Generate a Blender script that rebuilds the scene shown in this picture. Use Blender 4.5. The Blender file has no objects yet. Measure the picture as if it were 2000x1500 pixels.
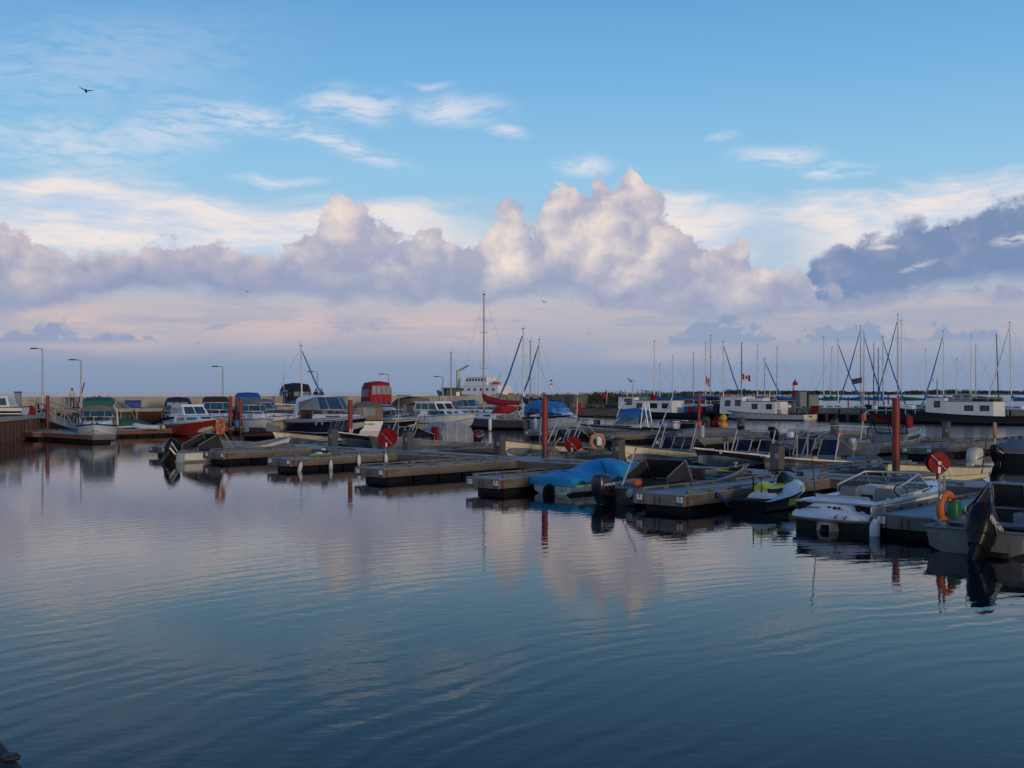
import bpy, bmesh, math, random
from mathutils import Vector, Matrix
random.seed(7)
sc = bpy.context.scene
COL = sc.collection
R = math.radians
# ------------------------------------------------------------------ camera
F_PX, CAM_H, HOR = 2200.0, 3.35, 766.0        # focal length in photo pixels, eye height, horizon row
cam_d = bpy.data.cameras.new('camera'); cam = bpy.data.objects.new('camera', cam_d); COL.objects.link(cam)
cam.location = (0, 0, CAM_H); cam.rotation_euler = (R(90), 0, 0)
cam_d.sensor_width = 36.0; cam_d.lens = 36.0 * F_PX / 2000.0
cam_d.shift_y = (HOR - 750.0) / 2000.0
cam_d.clip_start = 0.1; cam_d.clip_end = 20000
sc.camera = cam
sc.view_settings.view_transform = 'Standard'; sc.view_settings.look = 'None'
sc.view_settings.exposure = 0.0; sc.view_settings.gamma = 1.0
sc.view_settings.use_curve_mapping = False
try:
    sc.cycles.use_adaptive_sampling = True; sc.cycles.adaptive_threshold = 0.015
    sc.cycles.use_denoising = True; sc.cycles.max_bounces = 6; sc.cycles.glossy_bounces = 4
    sc.cycles.transmission_bounces = 4; sc.cycles.transparent_max_bounces = 8
except Exception: pass
SUN_EL, SUN_DIR = 5.0, (0.50, -0.866)           # low evening sun behind the camera to the right
# ------------------------------------------------------------------ node maths helper
def lin(r, g, b):
    f = lambda c: c / 12.92 if c <= .04045 else ((c + .055) / 1.055) ** 2.4
    return (f(r / 255.), f(g / 255.), f(b / 255.), 1.0)
class S:                                       # a socket with arithmetic
    def __init__(s, nt, sk): s.nt, s.k = nt, sk
    def m(s, op, *o, clamp=False):
        n = s.nt.nodes.new('ShaderNodeMath'); n.operation = op; n.use_clamp = clamp
        s.nt.links.new(s.k, n.inputs[0])
        for i, x in enumerate(o):
            if isinstance(x, S): s.nt.links.new(x.k, n.inputs[i + 1])
            else: n.inputs[i + 1].default_value = x
        return S(s.nt, n.outputs[0])
    def __add__(s, o): return s.m('ADD', o)
    def __sub__(s, o): return s.m('SUBTRACT', o)
    def __mul__(s, o): return s.m('MULTIPLY', o)
    def __truediv__(s, o): return s.m('DIVIDE', o)
    def __rsub__(s, o): return (s * -1.0) + o
    def sm(s, a, b, lo=0., hi=1.):             # smoothstep
        n = s.nt.nodes.new('ShaderNodeMapRange'); n.interpolation_type = 'SMOOTHSTEP'
        s.nt.links.new(s.k, n.inputs[0])
        for i, x in enumerate((a, b, lo, hi)):
            if isinstance(x, S): s.nt.links.new(x.k, n.inputs[i + 1])
            else: n.inputs[i + 1].default_value = x
        return S(s.nt, n.outputs[0])
def nvec(nt, x, y, z=0.):
    n = nt.nodes.new('ShaderNodeCombineXYZ')
    for i, q in enumerate((x, y, z)):
        if isinstance(q, S): nt.links.new(q.k, n.inputs[i])
        else: n.inputs[i].default_value = q
    return n.outputs[0]
def nnoise(nt, vec, scale, detail=6, rough=.55, dist=0., w=None):
    n = nt.nodes.new('ShaderNodeTexNoise'); n.noise_dimensions = '2D'
    if vec is not None: nt.links.new(vec, n.inputs['Vector'])
    n.inputs['Scale'].default_value = scale; n.inputs['Detail'].default_value = detail
    n.inputs['Roughness'].default_value = rough; n.inputs['Distortion'].default_value = dist
    return S(nt, n.outputs['Fac'])
def nvoro(nt, vec, scale, detail=3, rough=.5, smooth=.6):
    n = nt.nodes.new('ShaderNodeTexVoronoi'); n.voronoi_dimensions = '2D'; n.feature = 'SMOOTH_F1' if smooth else 'F1'; n.normalize = False
    nt.links.new(vec, n.inputs['Vector']); n.inputs['Scale'].default_value = scale
    n.inputs['Detail'].default_value = detail; n.inputs['Roughness'].default_value = rough
    if smooth: n.inputs['Smoothness'].default_value = smooth
    return S(nt, n.outputs['Distance'])
def nmix(nt, f, a, b):
    n = nt.nodes.new('ShaderNodeMix'); n.data_type = 'RGBA'
    for sk, x in ((n.inputs[0], f), (n.inputs[6], a), (n.inputs[7], b)):
        if isinstance(x, S): nt.links.new(x.k, sk)
        elif hasattr(x, 'is_linked'): nt.links.new(x, sk)
        else: sk.default_value = x
    return n.outputs[2]
def nramp(nt, f, stops, interp='LINEAR'):
    n = nt.nodes.new('ShaderNodeValToRGB'); nt.links.new(f.k, n.inputs[0]); e = n.color_ramp.elements
    n.color_ramp.interpolation = interp
    while len(e) < len(stops): e.new(.5)
    for q, (p, c) in zip(e, stops): q.position = p; q.color = c
    return n.outputs[0]
def ncurve(nt, f, pts):
    n = nt.nodes.new('ShaderNodeFloatCurve'); nt.links.new(f.k, n.inputs['Value'])
    c = n.mapping.curves[0]; n.mapping.extend = 'HORIZONTAL'
    while len(c.points) < len(pts): c.points.new(.5, .5)
    for q, (x, y) in zip(c.points, pts): q.location = (x, y); q.handle_type = 'AUTO_CLAMPED'
    n.mapping.update()
    return S(nt, n.outputs[0])
# ------------------------------------------------------------------ evening sky with clouds (by direction)
world = bpy.data.worlds.new('World'); sc.world = world; world.use_nodes = True
wt = world.node_tree; wt.nodes.clear()
def build_sky():
    nt = wt
    tc = nt.nodes.new('ShaderNodeTexCoord'); sp = nt.nodes.new('ShaderNodeSeparateXYZ')
    nt.links.new(tc.outputs['Generated'], sp.inputs[0])
    x, y, z = (S(nt, sp.outputs[i]) for i in range(3))
    az = x.m('ARCTAN2', y)                                 # 0 straight ahead, right positive
    hyp = (x * x + y * y).m('SQRT').m('MAXIMUM', .02)
    el = z / hyp                                           # tangent of elevation
    A = lambda px: math.atan((px - 1000.) / F_PX)
    E = lambda px, py: (HOR - py) / F_PX * math.cos(A(px))
    P = nvec(nt, az, el)
    a01 = (az + .55) / 1.1
    cu = lambda pts, sh=0: ncurve(nt, a01, [((A(px) + .55) / 1.1, E(px, py) * 2.) for px, py in pts]) * .5
    # soft blob by direction: centre, radii in photo pixels, tilt
    def blob(px, py, rx, ry, tilt=0., lo=1.25, hi=.0, src=None):
        dx = ((src[0] if src else az) - A(px)); dy = ((src[1] if src else el) - E(px, py))
        c, s_ = math.cos(R(tilt)), math.sin(R(tilt))
        q1 = (dx * c + dy * s_) * (F_PX / rx); q2 = (dy * c - dx * s_) * (F_PX / ry)
        return (q1 * q1 + q2 * q2).m('SQRT').sm(lo, hi)
    def union(bs):
        r = bs[0]
        for b in bs[1:]: r = r.m('MAXIMUM', b)
        return r
    # clear air: physical sky behind, tinted to the evening gradient
    sky = nt.nodes.new('ShaderNodeTexSky'); sky.sky_type = 'NISHITA'; sky.sun_disc = False
    sky.sun_elevation = R(SUN_EL); sky.sun_rotation = math.atan2(SUN_DIR[0], SUN_DIR[1])
    sky.air_density = 1.2; sky.dust_density = 1.5; sky.ozone_density = 2.0
    bw = nt.nodes.new('ShaderNodeVectorMath'); bw.operation = 'SCALE'
    nt.links.new(sky.outputs[0], bw.inputs[0]); bw.inputs[3].default_value = .09
    e01 = (el * 1.0).m('MAXIMUM', 0.).m('MINIMUM', 1.)
    grad = nramp(nt, e01, [(0., lin(132, 153, 183)), (.025, lin(142, 159, 188)), (.045, lin(174, 176, 194)), (.075, lin(192, 188, 200)),
                           (.12, lin(168, 200, 224)), (.19, lin(150, 202, 236)), (.27, lin(124, 184, 231)), (.345, lin(107, 167, 220)),
                           (.6, lin(66, 122, 184)), (1., lin(48, 92, 156))])
    towards = ((x * SUN_DIR[0] + y * SUN_DIR[1]) / hyp).sm(-.1, 1.)        # physical sunset glow behind the viewer
    base = nmix(nt, .92 - towards * .62, bw.outputs[0], grad)
    warp = nnoise(nt, P, 7., 3, .5); warp2 = nnoise(nt, nvec(nt, az + 3.1, el - 1.7), 7., 3, .5)
    aw = az + (warp - .5) * .05; ew = el + (warp2 - .5) * .035
    col = base
    # pink haze low over the lake, stronger ahead-left
    hz = nnoise(nt, nvec(nt, az * 1.0, el * 5.), 6., 5, .55)
    pink = union([blob(720, 640, 560, 52), blob(120, 640, 300, 70, 0), blob(1250, 690, 400, 26) * .4]) * hz.sm(.3, .62)
    col = nmix(nt, pink * .7, col, lin(216, 192, 190))
    # bright veil of high cloud
    stre = nnoise(nt, nvec(nt, aw * 1.0, ew * 4.5), 8., 7, .6)
    fine = nnoise(nt, nvec(nt, aw * 1.6, ew * 7.), 22., 6, .6)
    vt = cu([(-200, 330), (0, 335), (150, 320), (300, 345), (480, 375), (700, 372), (860, 385), (1000, 400), (1060, 420), (1260, 352), (1350, 355), (1500, 372), (1620, 365), (1760, 350), (1860, 330), (2000, 322), (2200, 330)])
    veil = (vt - el + (stre - .5) * .03).sm(-.004, .022)
    gap = union([blob(1000, 440, 200, 80), blob(1510, 480, 130, 60, 0)])
    veil = veil * (1. - gap * .75) * (stre * .55 + fine * .45).sm(.22, .5, .5, .97)
    veil = veil * el.sm(.088, .125)
    vcol = nmix(nt, stre.sm(.35, .65), lin(198, 212, 232), lin(240, 230, 226))
    col = nmix(nt, veil, col, vcol)
    # thin cirrus streaks
    W2 = (aw, ew)
    cir = union([blob(690, 205, 120, 38, 0, src=W2), blob(890, 215, 110, 34, -6, src=W2), blob(470, 225, 190, 34, -3, src=W2) * .9, blob(660, 278, 160, 26, -18, src=W2),
                 blob(330, 260, 190, 60, 18, src=W2) * .7, blob(130, 280, 230, 60, 0, src=W2) * .75, blob(550, 345, 90, 14, 0, src=W2), blob(980, 258, 40, 12, -10, src=W2),
                 blob(1530, 312, 110, 24, -6, src=W2), blob(1640, 345, 90, 18, 0, src=W2), blob(1430, 264, 45, 12, 0, src=W2) * .6, blob(1120, 312, 70, 26, 0, src=W2), blob(845, 167, 60, 10, 0, src=W2) * .7,
                 blob(150, 130, 420, 120, 10, src=W2) * .3])
    cir = cir * (stre * .45 + fine * .55).sm(.34, .60, .0, 1.)
    col = nmix(nt, cir * .85, col, lin(222, 225, 236))
    # ---- cumulus bank: billowy density; the bank lies over the lake and breaks up towards the sun
    ahead = (az.m('ABSOLUTE') + (warp - .5) * .9).sm(1.5, .75)
    def billow(a_, e_):
        v = nvec(nt, a_, e_ * 1.15)
        return (nvoro(nt, v, 13., 0, .5, .5) * .5 + nvoro(nt, v, 34., 3., .58, 0) * .54)   # 0 centre of a bump .. ~1
    wz = nnoise(nt, P, 38., 5, .6); wz2 = nnoise(nt, nvec(nt, az - 2.3, el + 4.1), 38., 5, .6)
    ca, ce = az + (wz - .5) * .022, el + (wz2 - .5) * .022
    b0 = billow(ca, ce)
    def lump(a_, e_):
        v = nvec(nt, a_, e_ * 1.15)
        return nvoro(nt, v, 12., 0, .5, .7) * .62 + nvoro(nt, v, 31., 1., .5, .6) * .34
    bump = ((lump(ca - .010, ce + .009) - lump(ca, ce)) * 1.7 + .5).m('MAXIMUM', 0.).m('MINIMUM', 1.)   # brighter towards the light
    soft = nnoise(nt, nvec(nt, az, el * 1.5), 14., 5, .55)
    crumb = (wz - .5) * 1.1 - (b0 - .5) * .75
    def bank(col, top, bot, amp, shade, lit, basec, litf, edge=.006, bamp=.016, baseh=.035):
        h = top - el - (b0 - .48) * amp
        g = el - bot + (soft - .5) * bamp * 2.
        al = h.sm(0., edge) * g.sm(-.006, .012) * ahead
        l = (bump * .85 + litf * .55 - .12 + (soft - .5) * .7 + crumb * .8).m('MAXIMUM', 0.).m('MINIMUM', 1.)
        l = l * (h.sm(0., .02) * .25 + .75)
        c = nmix(nt, l, shade, lit)
        lowf = g.sm(baseh, 0.) * .85
        return nmix(nt, al, col, nmix(nt, lowf, c, basec))
    # right-hand dark bank
    tR = cu([(1380, 640), (1480, 600), (1560, 540), (1600, 470), (1640, 448), (1720, 442), (1770, 412), (1880, 396), (1940, 364), (2000, 356), (2300, 370)])
    bR = cu([(1400, 600), (1560, 596), (1700, 590), (1850, 566), (1950, 552), (2100, 552)])
    hole = union([blob(1980, 468, 44, 13, 8), blob(1725, 483, 34, 8, 4), blob(1790, 522, 46, 7, 18) * .6]) * fine.sm(.36, .58)
    prev = col
    col = bank(col, tR, bR, .026, lin(122, 143, 180), lin(170, 174, 196), lin(122, 146, 184), blob(1800, 425, 90, 50) * .8 - .42 + (stre - .5) * 1.1, .013, .014)
    col = nmix(nt, hole, col, lin(214, 208, 214))
    # back-left bank
    tL = cu([(-300, 430), (0, 420), (60, 442), (130, 464), (230, 444), (330, 426), (400, 448), (480, 462), (560, 455), (640, 430), (720, 455), (800, 462), (860, 440), (890, 490), (960, 520), (1300, 560)])
    bL = cu([(-300, 622), (0, 620), (140, 606), (220, 590), (300, 574), (400, 572), (560, 588), (800, 582), (1000, 590), (1300, 600)])
    litL = union([blob(660, 420, 90, 60), blob(260, 490, 200, 26) * .7, blob(480, 500, 160, 24) * .6, blob(100, 545, 90, 18) * .6])
    col = bank(col, tL, bL, .038, lin(164, 168, 192), lin(226, 210, 206), lin(140, 155, 188), litL + .12, .011, .02, .06)
    # tall middle cumulus
    tM = cu([(500, 600), (570, 455), (600, 420), (640, 388), (670, 372), (705, 384), (745, 415), (790, 432), (850, 425), (890, 462), (925, 462), (955, 418), (990, 384), (1025, 390), (1045, 432), (1062, 350), (1100, 328), (1140, 345), (1165, 330), (1225, 326), (1270, 352), (1300, 385), (1350, 425), (1400, 438), (1455, 450), (1480, 500), (1560, 512), (1600, 560), (1650, 640)])
    bM = cu([(500, 560), (640, 570), (700, 580), (760, 586), (1000, 588), (1200, 592), (1350, 606), (1450, 618), (1600, 604)])
    litM = union([blob(1150, 470, 110, 110, 0, 1.1, .1), blob(990, 490, 70, 90), blob(1290, 470, 100, 70) * .6, blob(1090, 375, 60, 50) * .55, blob(1245, 350, 24, 30), blob(665, 415, 70, 60) * .8, blob(1440, 580, 40, 22) * .8, blob(1520, 530, 50, 35) * .45])
    litM = litM - union([blob(1050, 460, 22, 60), blob(1390, 530, 100, 40) * .7, blob(920, 500, 40, 40)]) * .4
    col = bank(col, tM, bM, .038, lin(172, 174, 196), lin(244, 228, 216), lin(146, 160, 190), litM, .007, .02, .045)
    band = nnoise(nt, nvec(nt, az * 1.0 + 2., el * 8.), 7., 6, .6)
    lowband = band.sm(.5, .66) * el.sm(.02, .045) * el.sm(.098, .07) * .5
    col = nmix(nt, lowband, col, lin(154, 166, 192))
    # small low clouds: blue band at right, bits at left
    t5 = cu([(1285, 680), (1320, 640), (1380, 626), (1420, 616), (1480, 630), (1560, 632), (1640, 630), (1680, 622), (1740, 630), (1800, 640), (1850, 620), (1900, 626), (1960, 640), (2200, 655)])
    b5 = cu([(1290, 676), (1500, 674), (2000, 664), (2200, 664)])
    h5 = t5 - el - (b0 - .5) * .032; g5 = el - b5
    col = nmix(nt, h5.sm(0., .006) * g5.sm(-.003, .005) * .72, col, lin(130, 154, 190))
    t6 = cu([(-300, 640), (0, 630), (100, 622), (180, 640), (230, 608), (270, 638), (350, 652), (420, 690), (700, 720)])
    b6 = cu([(-300, 672), (0, 672), (300, 667), (400, 660), (700, 640)])
    h6 = t6 - el - (b0 - .5) * .03; g6 = el - b6
    col = nmix(nt, h6.sm(0., .008) * g6.sm(-.003, .004) * .85, col, lin(140, 156, 190))
    fl = union([blob(690, 640, 90, 14), blob(945, 626, 34, 8), blob(1010, 625, 20, 6), blob(420, 640, 50, 8, 20)]) * fine.sm(.42, .6)
    col = nmix(nt, fl * .7, col, lin(146, 158, 192))
    # below the horizon: dim
    col = nmix(nt, el.sm(-.001, -.02), col, lin(70, 84, 104))
    bg = nt.nodes.new('ShaderNodeBackground'); nt.links.new(col, bg.inputs[0]); bg.inputs[1].default_value = 1.0
    out = nt.nodes.new('ShaderNodeOutputWorld'); nt.links.new(bg.outputs[0], out.inputs[0])
build_sky()
world.cycles.sampling_method = 'MANUAL'; world.cycles.sample_map_resolution = 512
# ------------------------------------------------------------------ sun
sd = bpy.data.lights.new('sun', 'SUN'); sun = bpy.data.objects.new('sun', sd); COL.objects.link(sun)
sd.energy = 1.1; sd.angle = R(7.0); sd.color = (1.0, .83, .66)
_sv = Vector((SUN_DIR[0] * math.cos(R(SUN_EL)), SUN_DIR[1] * math.cos(R(SUN_EL)), math.sin(R(SUN_EL))))
sun.rotation_euler = _sv.to_track_quat('Z', 'Y').to_euler(); sun.location = (60, -40, 30)
# ------------------------------------------------------------------ materials
MATS = {}
def mat(name, col, rough=.5, metal=0., var=.18, scale=2.5, bump=0., stretch=(1, 1, 1), spec=.5, dirt=None, alpha=None, emit=0.):
    if name in MATS: return MATS[name]
    m = bpy.data.materials.new(name); m.use_nodes = True; nt = m.node_tree; b = nt.nodes['Principled BSDF']
    b.inputs['Roughness'].default_value = rough; b.inputs['Metallic'].default_value = metal
    b.inputs['Specular IOR Level'].default_value = spec
    tc = nt.nodes.new('ShaderNodeTexCoord'); mp = nt.nodes.new('ShaderNodeMapping'); nt.links.new(tc.outputs['Object'], mp.inputs[0])
    mp.inputs['Scale'].default_value = stretch
    n = nt.nodes.new('ShaderNodeTexNoise'); nt.links.new(mp.outputs[0], n.inputs['Vector']); n.inputs['Scale'].default_value = scale
    n.inputs['Detail'].default_value = 5; n.inputs['Roughness'].default_value = .6
    oi = nt.nodes.new('ShaderNodeObjectInfo')
    fac = S(nt, n.outputs['Fac']).sm(.3, .7) * .8 + S(nt, oi.outputs['Random']) * .2
    lo = tuple(c * (1 - var) for c in col[:3]) + (1,); hi = tuple(min(1, c * (1 + var)) for c in col[:3]) + (1,)
    c = nmix(nt, fac, lo, hi)
    if dirt:                                             # streaky grime with a shape of its own
        n2 = nt.nodes.new('ShaderNodeTexNoise'); n2.inputs['Scale'].default_value = scale * 1.7; n2.inputs['Detail'].default_value = 6
        m2 = nt.nodes.new('ShaderNodeMapping'); nt.links.new(tc.outputs['Object'], m2.inputs[0]); m2.inputs['Scale'].default_value = (stretch[0] * 1.3, stretch[1] * 1.3, stretch[2] * .5)
        m2.inputs['Location'].default_value = (3, 1, 7); nt.links.new(m2.outputs[0], n2.inputs['Vector'])
        c = nmix(nt, S(nt, n2.outputs['Fac']).sm(.5, .72) * dirt[1], c, tuple(dirt[0]) + (1,))
    nt.links.new(c, b.inputs['Base Color'])
    if bump:
        bp = nt.nodes.new('ShaderNodeBump'); bp.inputs['Strength'].default_value = bump; bp.inputs['Distance'].default_value = .02
        nt.links.new(n.outputs['Fac'], bp.inputs['Height']); nt.links.new(bp.outputs[0], b.inputs['Normal'])
    if alpha is not None: b.inputs['Alpha'].default_value = alpha
    if emit: nt.links.new(c, b.inputs['Emission Color']); b.inputs['Emission Strength'].default_value = emit
    MATS[name] = m; return m
def glass(name, tint, clear):                            # thin pane: part see-through, part mirror
    if name in MATS: return MATS[name]
    m = bpy.data.materials.new(name); m.use_nodes = True; nt = m.node_tree; nt.nodes.clear()
    o = nt.nodes.new('ShaderNodeOutputMaterial'); t = nt.nodes.new('ShaderNodeBsdfTransparent'); t.inputs[0].default_value = tuple(tint) + (1,)
    b = nt.nodes.new('ShaderNodeBsdfPrincipled'); b.inputs['Base Color'].default_value = (tint[0] * .05, tint[1] * .05, tint[2] * .06, 1); b.inputs['Roughness'].default_value = .06
    x = nt.nodes.new('ShaderNodeMixShader'); x.inputs[0].default_value = 1 - clear
    nt.links.new(t.outputs[0], x.inputs[1]); nt.links.new(b.outputs[0], x.inputs[2]); nt.links.new(x.outputs[0], o.inputs[0])
    MATS[name] = m; return m
WHITE = mat('gelcoat_white', (.80, .80, .81), .3, var=.05, dirt=((.55, .52, .46), .3))
OFFW = mat('paint_offwhite', (.76, .76, .75), .45, var=.06, dirt=((.50, .46, .40), .35))
CREAM = mat('paint_cream', (.74, .66, .47), .5, var=.08, dirt=((.45, .34, .19), .5), scale=1.6)
BEIGE = mat('gelcoat_beige', (.50, .46, .38), .4, var=.08, dirt=((.3, .26, .2), .4))
ALU = mat('bare_aluminium', (.36, .35, .33), .45, .35, var=.15, dirt=((.16, .13, .10), .6), scale=1.8)
ALUG = mat('grey_aluminium', (.20, .21, .23), .5, .3, var=.18, dirt=((.10, .09, .08), .6), scale=1.8)
TUBE = mat('bright_tube', (.46, .47, .49), .4, .2, var=.08)
STEEL = mat('galvanised_steel', (.34, .35, .36), .45, .5, var=.15)
BLACKP = mat('paint_black', (.007, .008, .011), .38, var=.2, spec=.22)
CHAR = mat('hull_charcoal', (.014, .015, .019), .45, var=.2, spec=.25, dirt=((.035, .03, .027), .5))
NAVY = mat('gelcoat_navy', (.010, .016, .045), .2, var=.15)
GREYB = mat('interior_bluegrey', (.13, .16, .20), .6, var=.15, dirt=((.07, .07, .07), .5))
DGREY = mat('panel_dark_grey', (.028, .028, .031), .6, var=.2, spec=.3)
BROWNH = mat('hull_brown_grey', (.10, .085, .075), .55, var=.2, dirt=((.05, .04, .035), .6))
REDH = mat('hull_red', (.30, .032, .018), .3, var=.15)
ANTIF = mat('antifouling_red', (.16, .014, .016), .6, var=.2)
BLUEC = mat('canvas_blue', (.012, .10, .34), .75, var=.2, bump=.25)
NAVYC = mat('canvas_navy', (.012, .018, .05), .8, var=.2)
REDC = mat('canvas_red', (.30, .008, .018), .8, var=.2, bump=.2)
TANC = mat('canvas_tan', (.20, .15, .10), .85, var=.15)
GREENC = mat('canvas_green', (.010, .12, .085), .8, var=.2)
GREYC = mat('canvas_grey', (.16, .17, .19), .85, var=.15)
BLACKC = mat('canvas_black', (.016, .016, .02), .85, var=.2)
GLASSD = mat('window_dark', (.018, .024, .032), .07, var=.3, spec=.6)
GLASSB = mat('window_blue', (.03, .075, .12), .08, var=.3, spec=.6)
CLEAR = glass('windscreen_clear', (.72, .80, .86), .72)
SMOKE = glass('windscreen_smoked', (.25, .28, .32), .45)
RUBB = mat('rubber_black', (.010, .010, .011), .7, var=.2, spec=.25)
ORNG = mat('lifering_orange', (.55, .12, .03), .55, var=.15)
PEACH = mat('lifering_faded', (.50, .22, .13), .6, var=.15)
VWHT = mat('vinyl_white', (.68, .69, .70), .45, var=.06)
REDP = mat('reel_red', (.24, .008, .009), .6, var=.25, spec=.2, dirt=((.10, .02, .015), .5))
YELLOW = mat('buoy_yellow', (.62, .30, .01), .5, var=.12)
GREENP = mat('jug_green', (.02, .15, .06), .4, var=.15)
LIME = mat('lime_plastic', (.20, .50, .03), .4, var=.15)
ACID = mat('gelcoat_acid_yellow', (.55, .56, .01), .3, var=.08)
ROPE = mat('rope_tan', (.28, .24, .16), .9, var=.2)
ROPEB = mat('rope_blue', (.02, .06, .25), .8, var=.2)
TAN = mat('tan_paint', (.42, .34, .22), .6, var=.12)
DWOOD = mat('deck_board_grey', (.27, .28, .295), .55, var=.35, scale=1.3, stretch=(3, .5, 3), bump=.3, dirt=((.09, .085, .08), .6))
RAILW = mat('rail_timber', (.16, .145, .125), .8, var=.35, scale=1.5, stretch=(.6, 4, 4), bump=.3, dirt=((.07, .06, .05), .6))
BEAMW = mat('beam_timber', (.165, .135, .108), .8, var=.3, scale=1.2, stretch=(.5, 5, 5), bump=.4, dirt=((.08, .05, .035), .7))
TIPW = mat('beam_timber_shaded', (.17, .165, .16), .8, var=.3, scale=1.2, stretch=(5, .6, 5), bump=.4, dirt=((.08, .06, .05), .6))  # end beams greyer than the sun-warmed sides: their shade is in the colour
REDWD = mat('beam_timber_red', (.20, .085, .05), .8, var=.3, scale=1.2, stretch=(.5, 5, 5), bump=.4, dirt=((.09, .05, .035), .6))
FLOATP = mat('float_black', (.009, .009, .011), .55, var=.3, spec=.25)
RUST = mat('rust_stain', (.13, .035, .022), .85, var=.35, scale=6)
POSTW = mat('post_wood_dark', (.085, .08, .075), .85, var=.3, stretch=(4, 4, .5), bump=.4)
CONC = mat('concrete_pale', (.37, .335, .28), .85, var=.15, scale=.8, bump=.2, dirt=((.25, .2, .14), .5))
CONCG = mat('concrete_grey', (.21, .20, .185), .85, var=.2, scale=.8, bump=.2, dirt=((.10, .09, .08), .6))
PILER = mat('sheet_pile_rust', (.075, .035, .028), .8, var=.3, scale=1.0, stretch=(2, 2, .5), dirt=((.16, .12, .085), .6))
SKIN = mat('skin', (.42, .25, .18), .6, var=.05)
SEAT = mat('seat_vinyl_cream', (.56, .50, .40), .5, var=.08)
SEATG = mat('seat_vinyl_grey', (.17, .18, .20), .55, var=.1)
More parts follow.
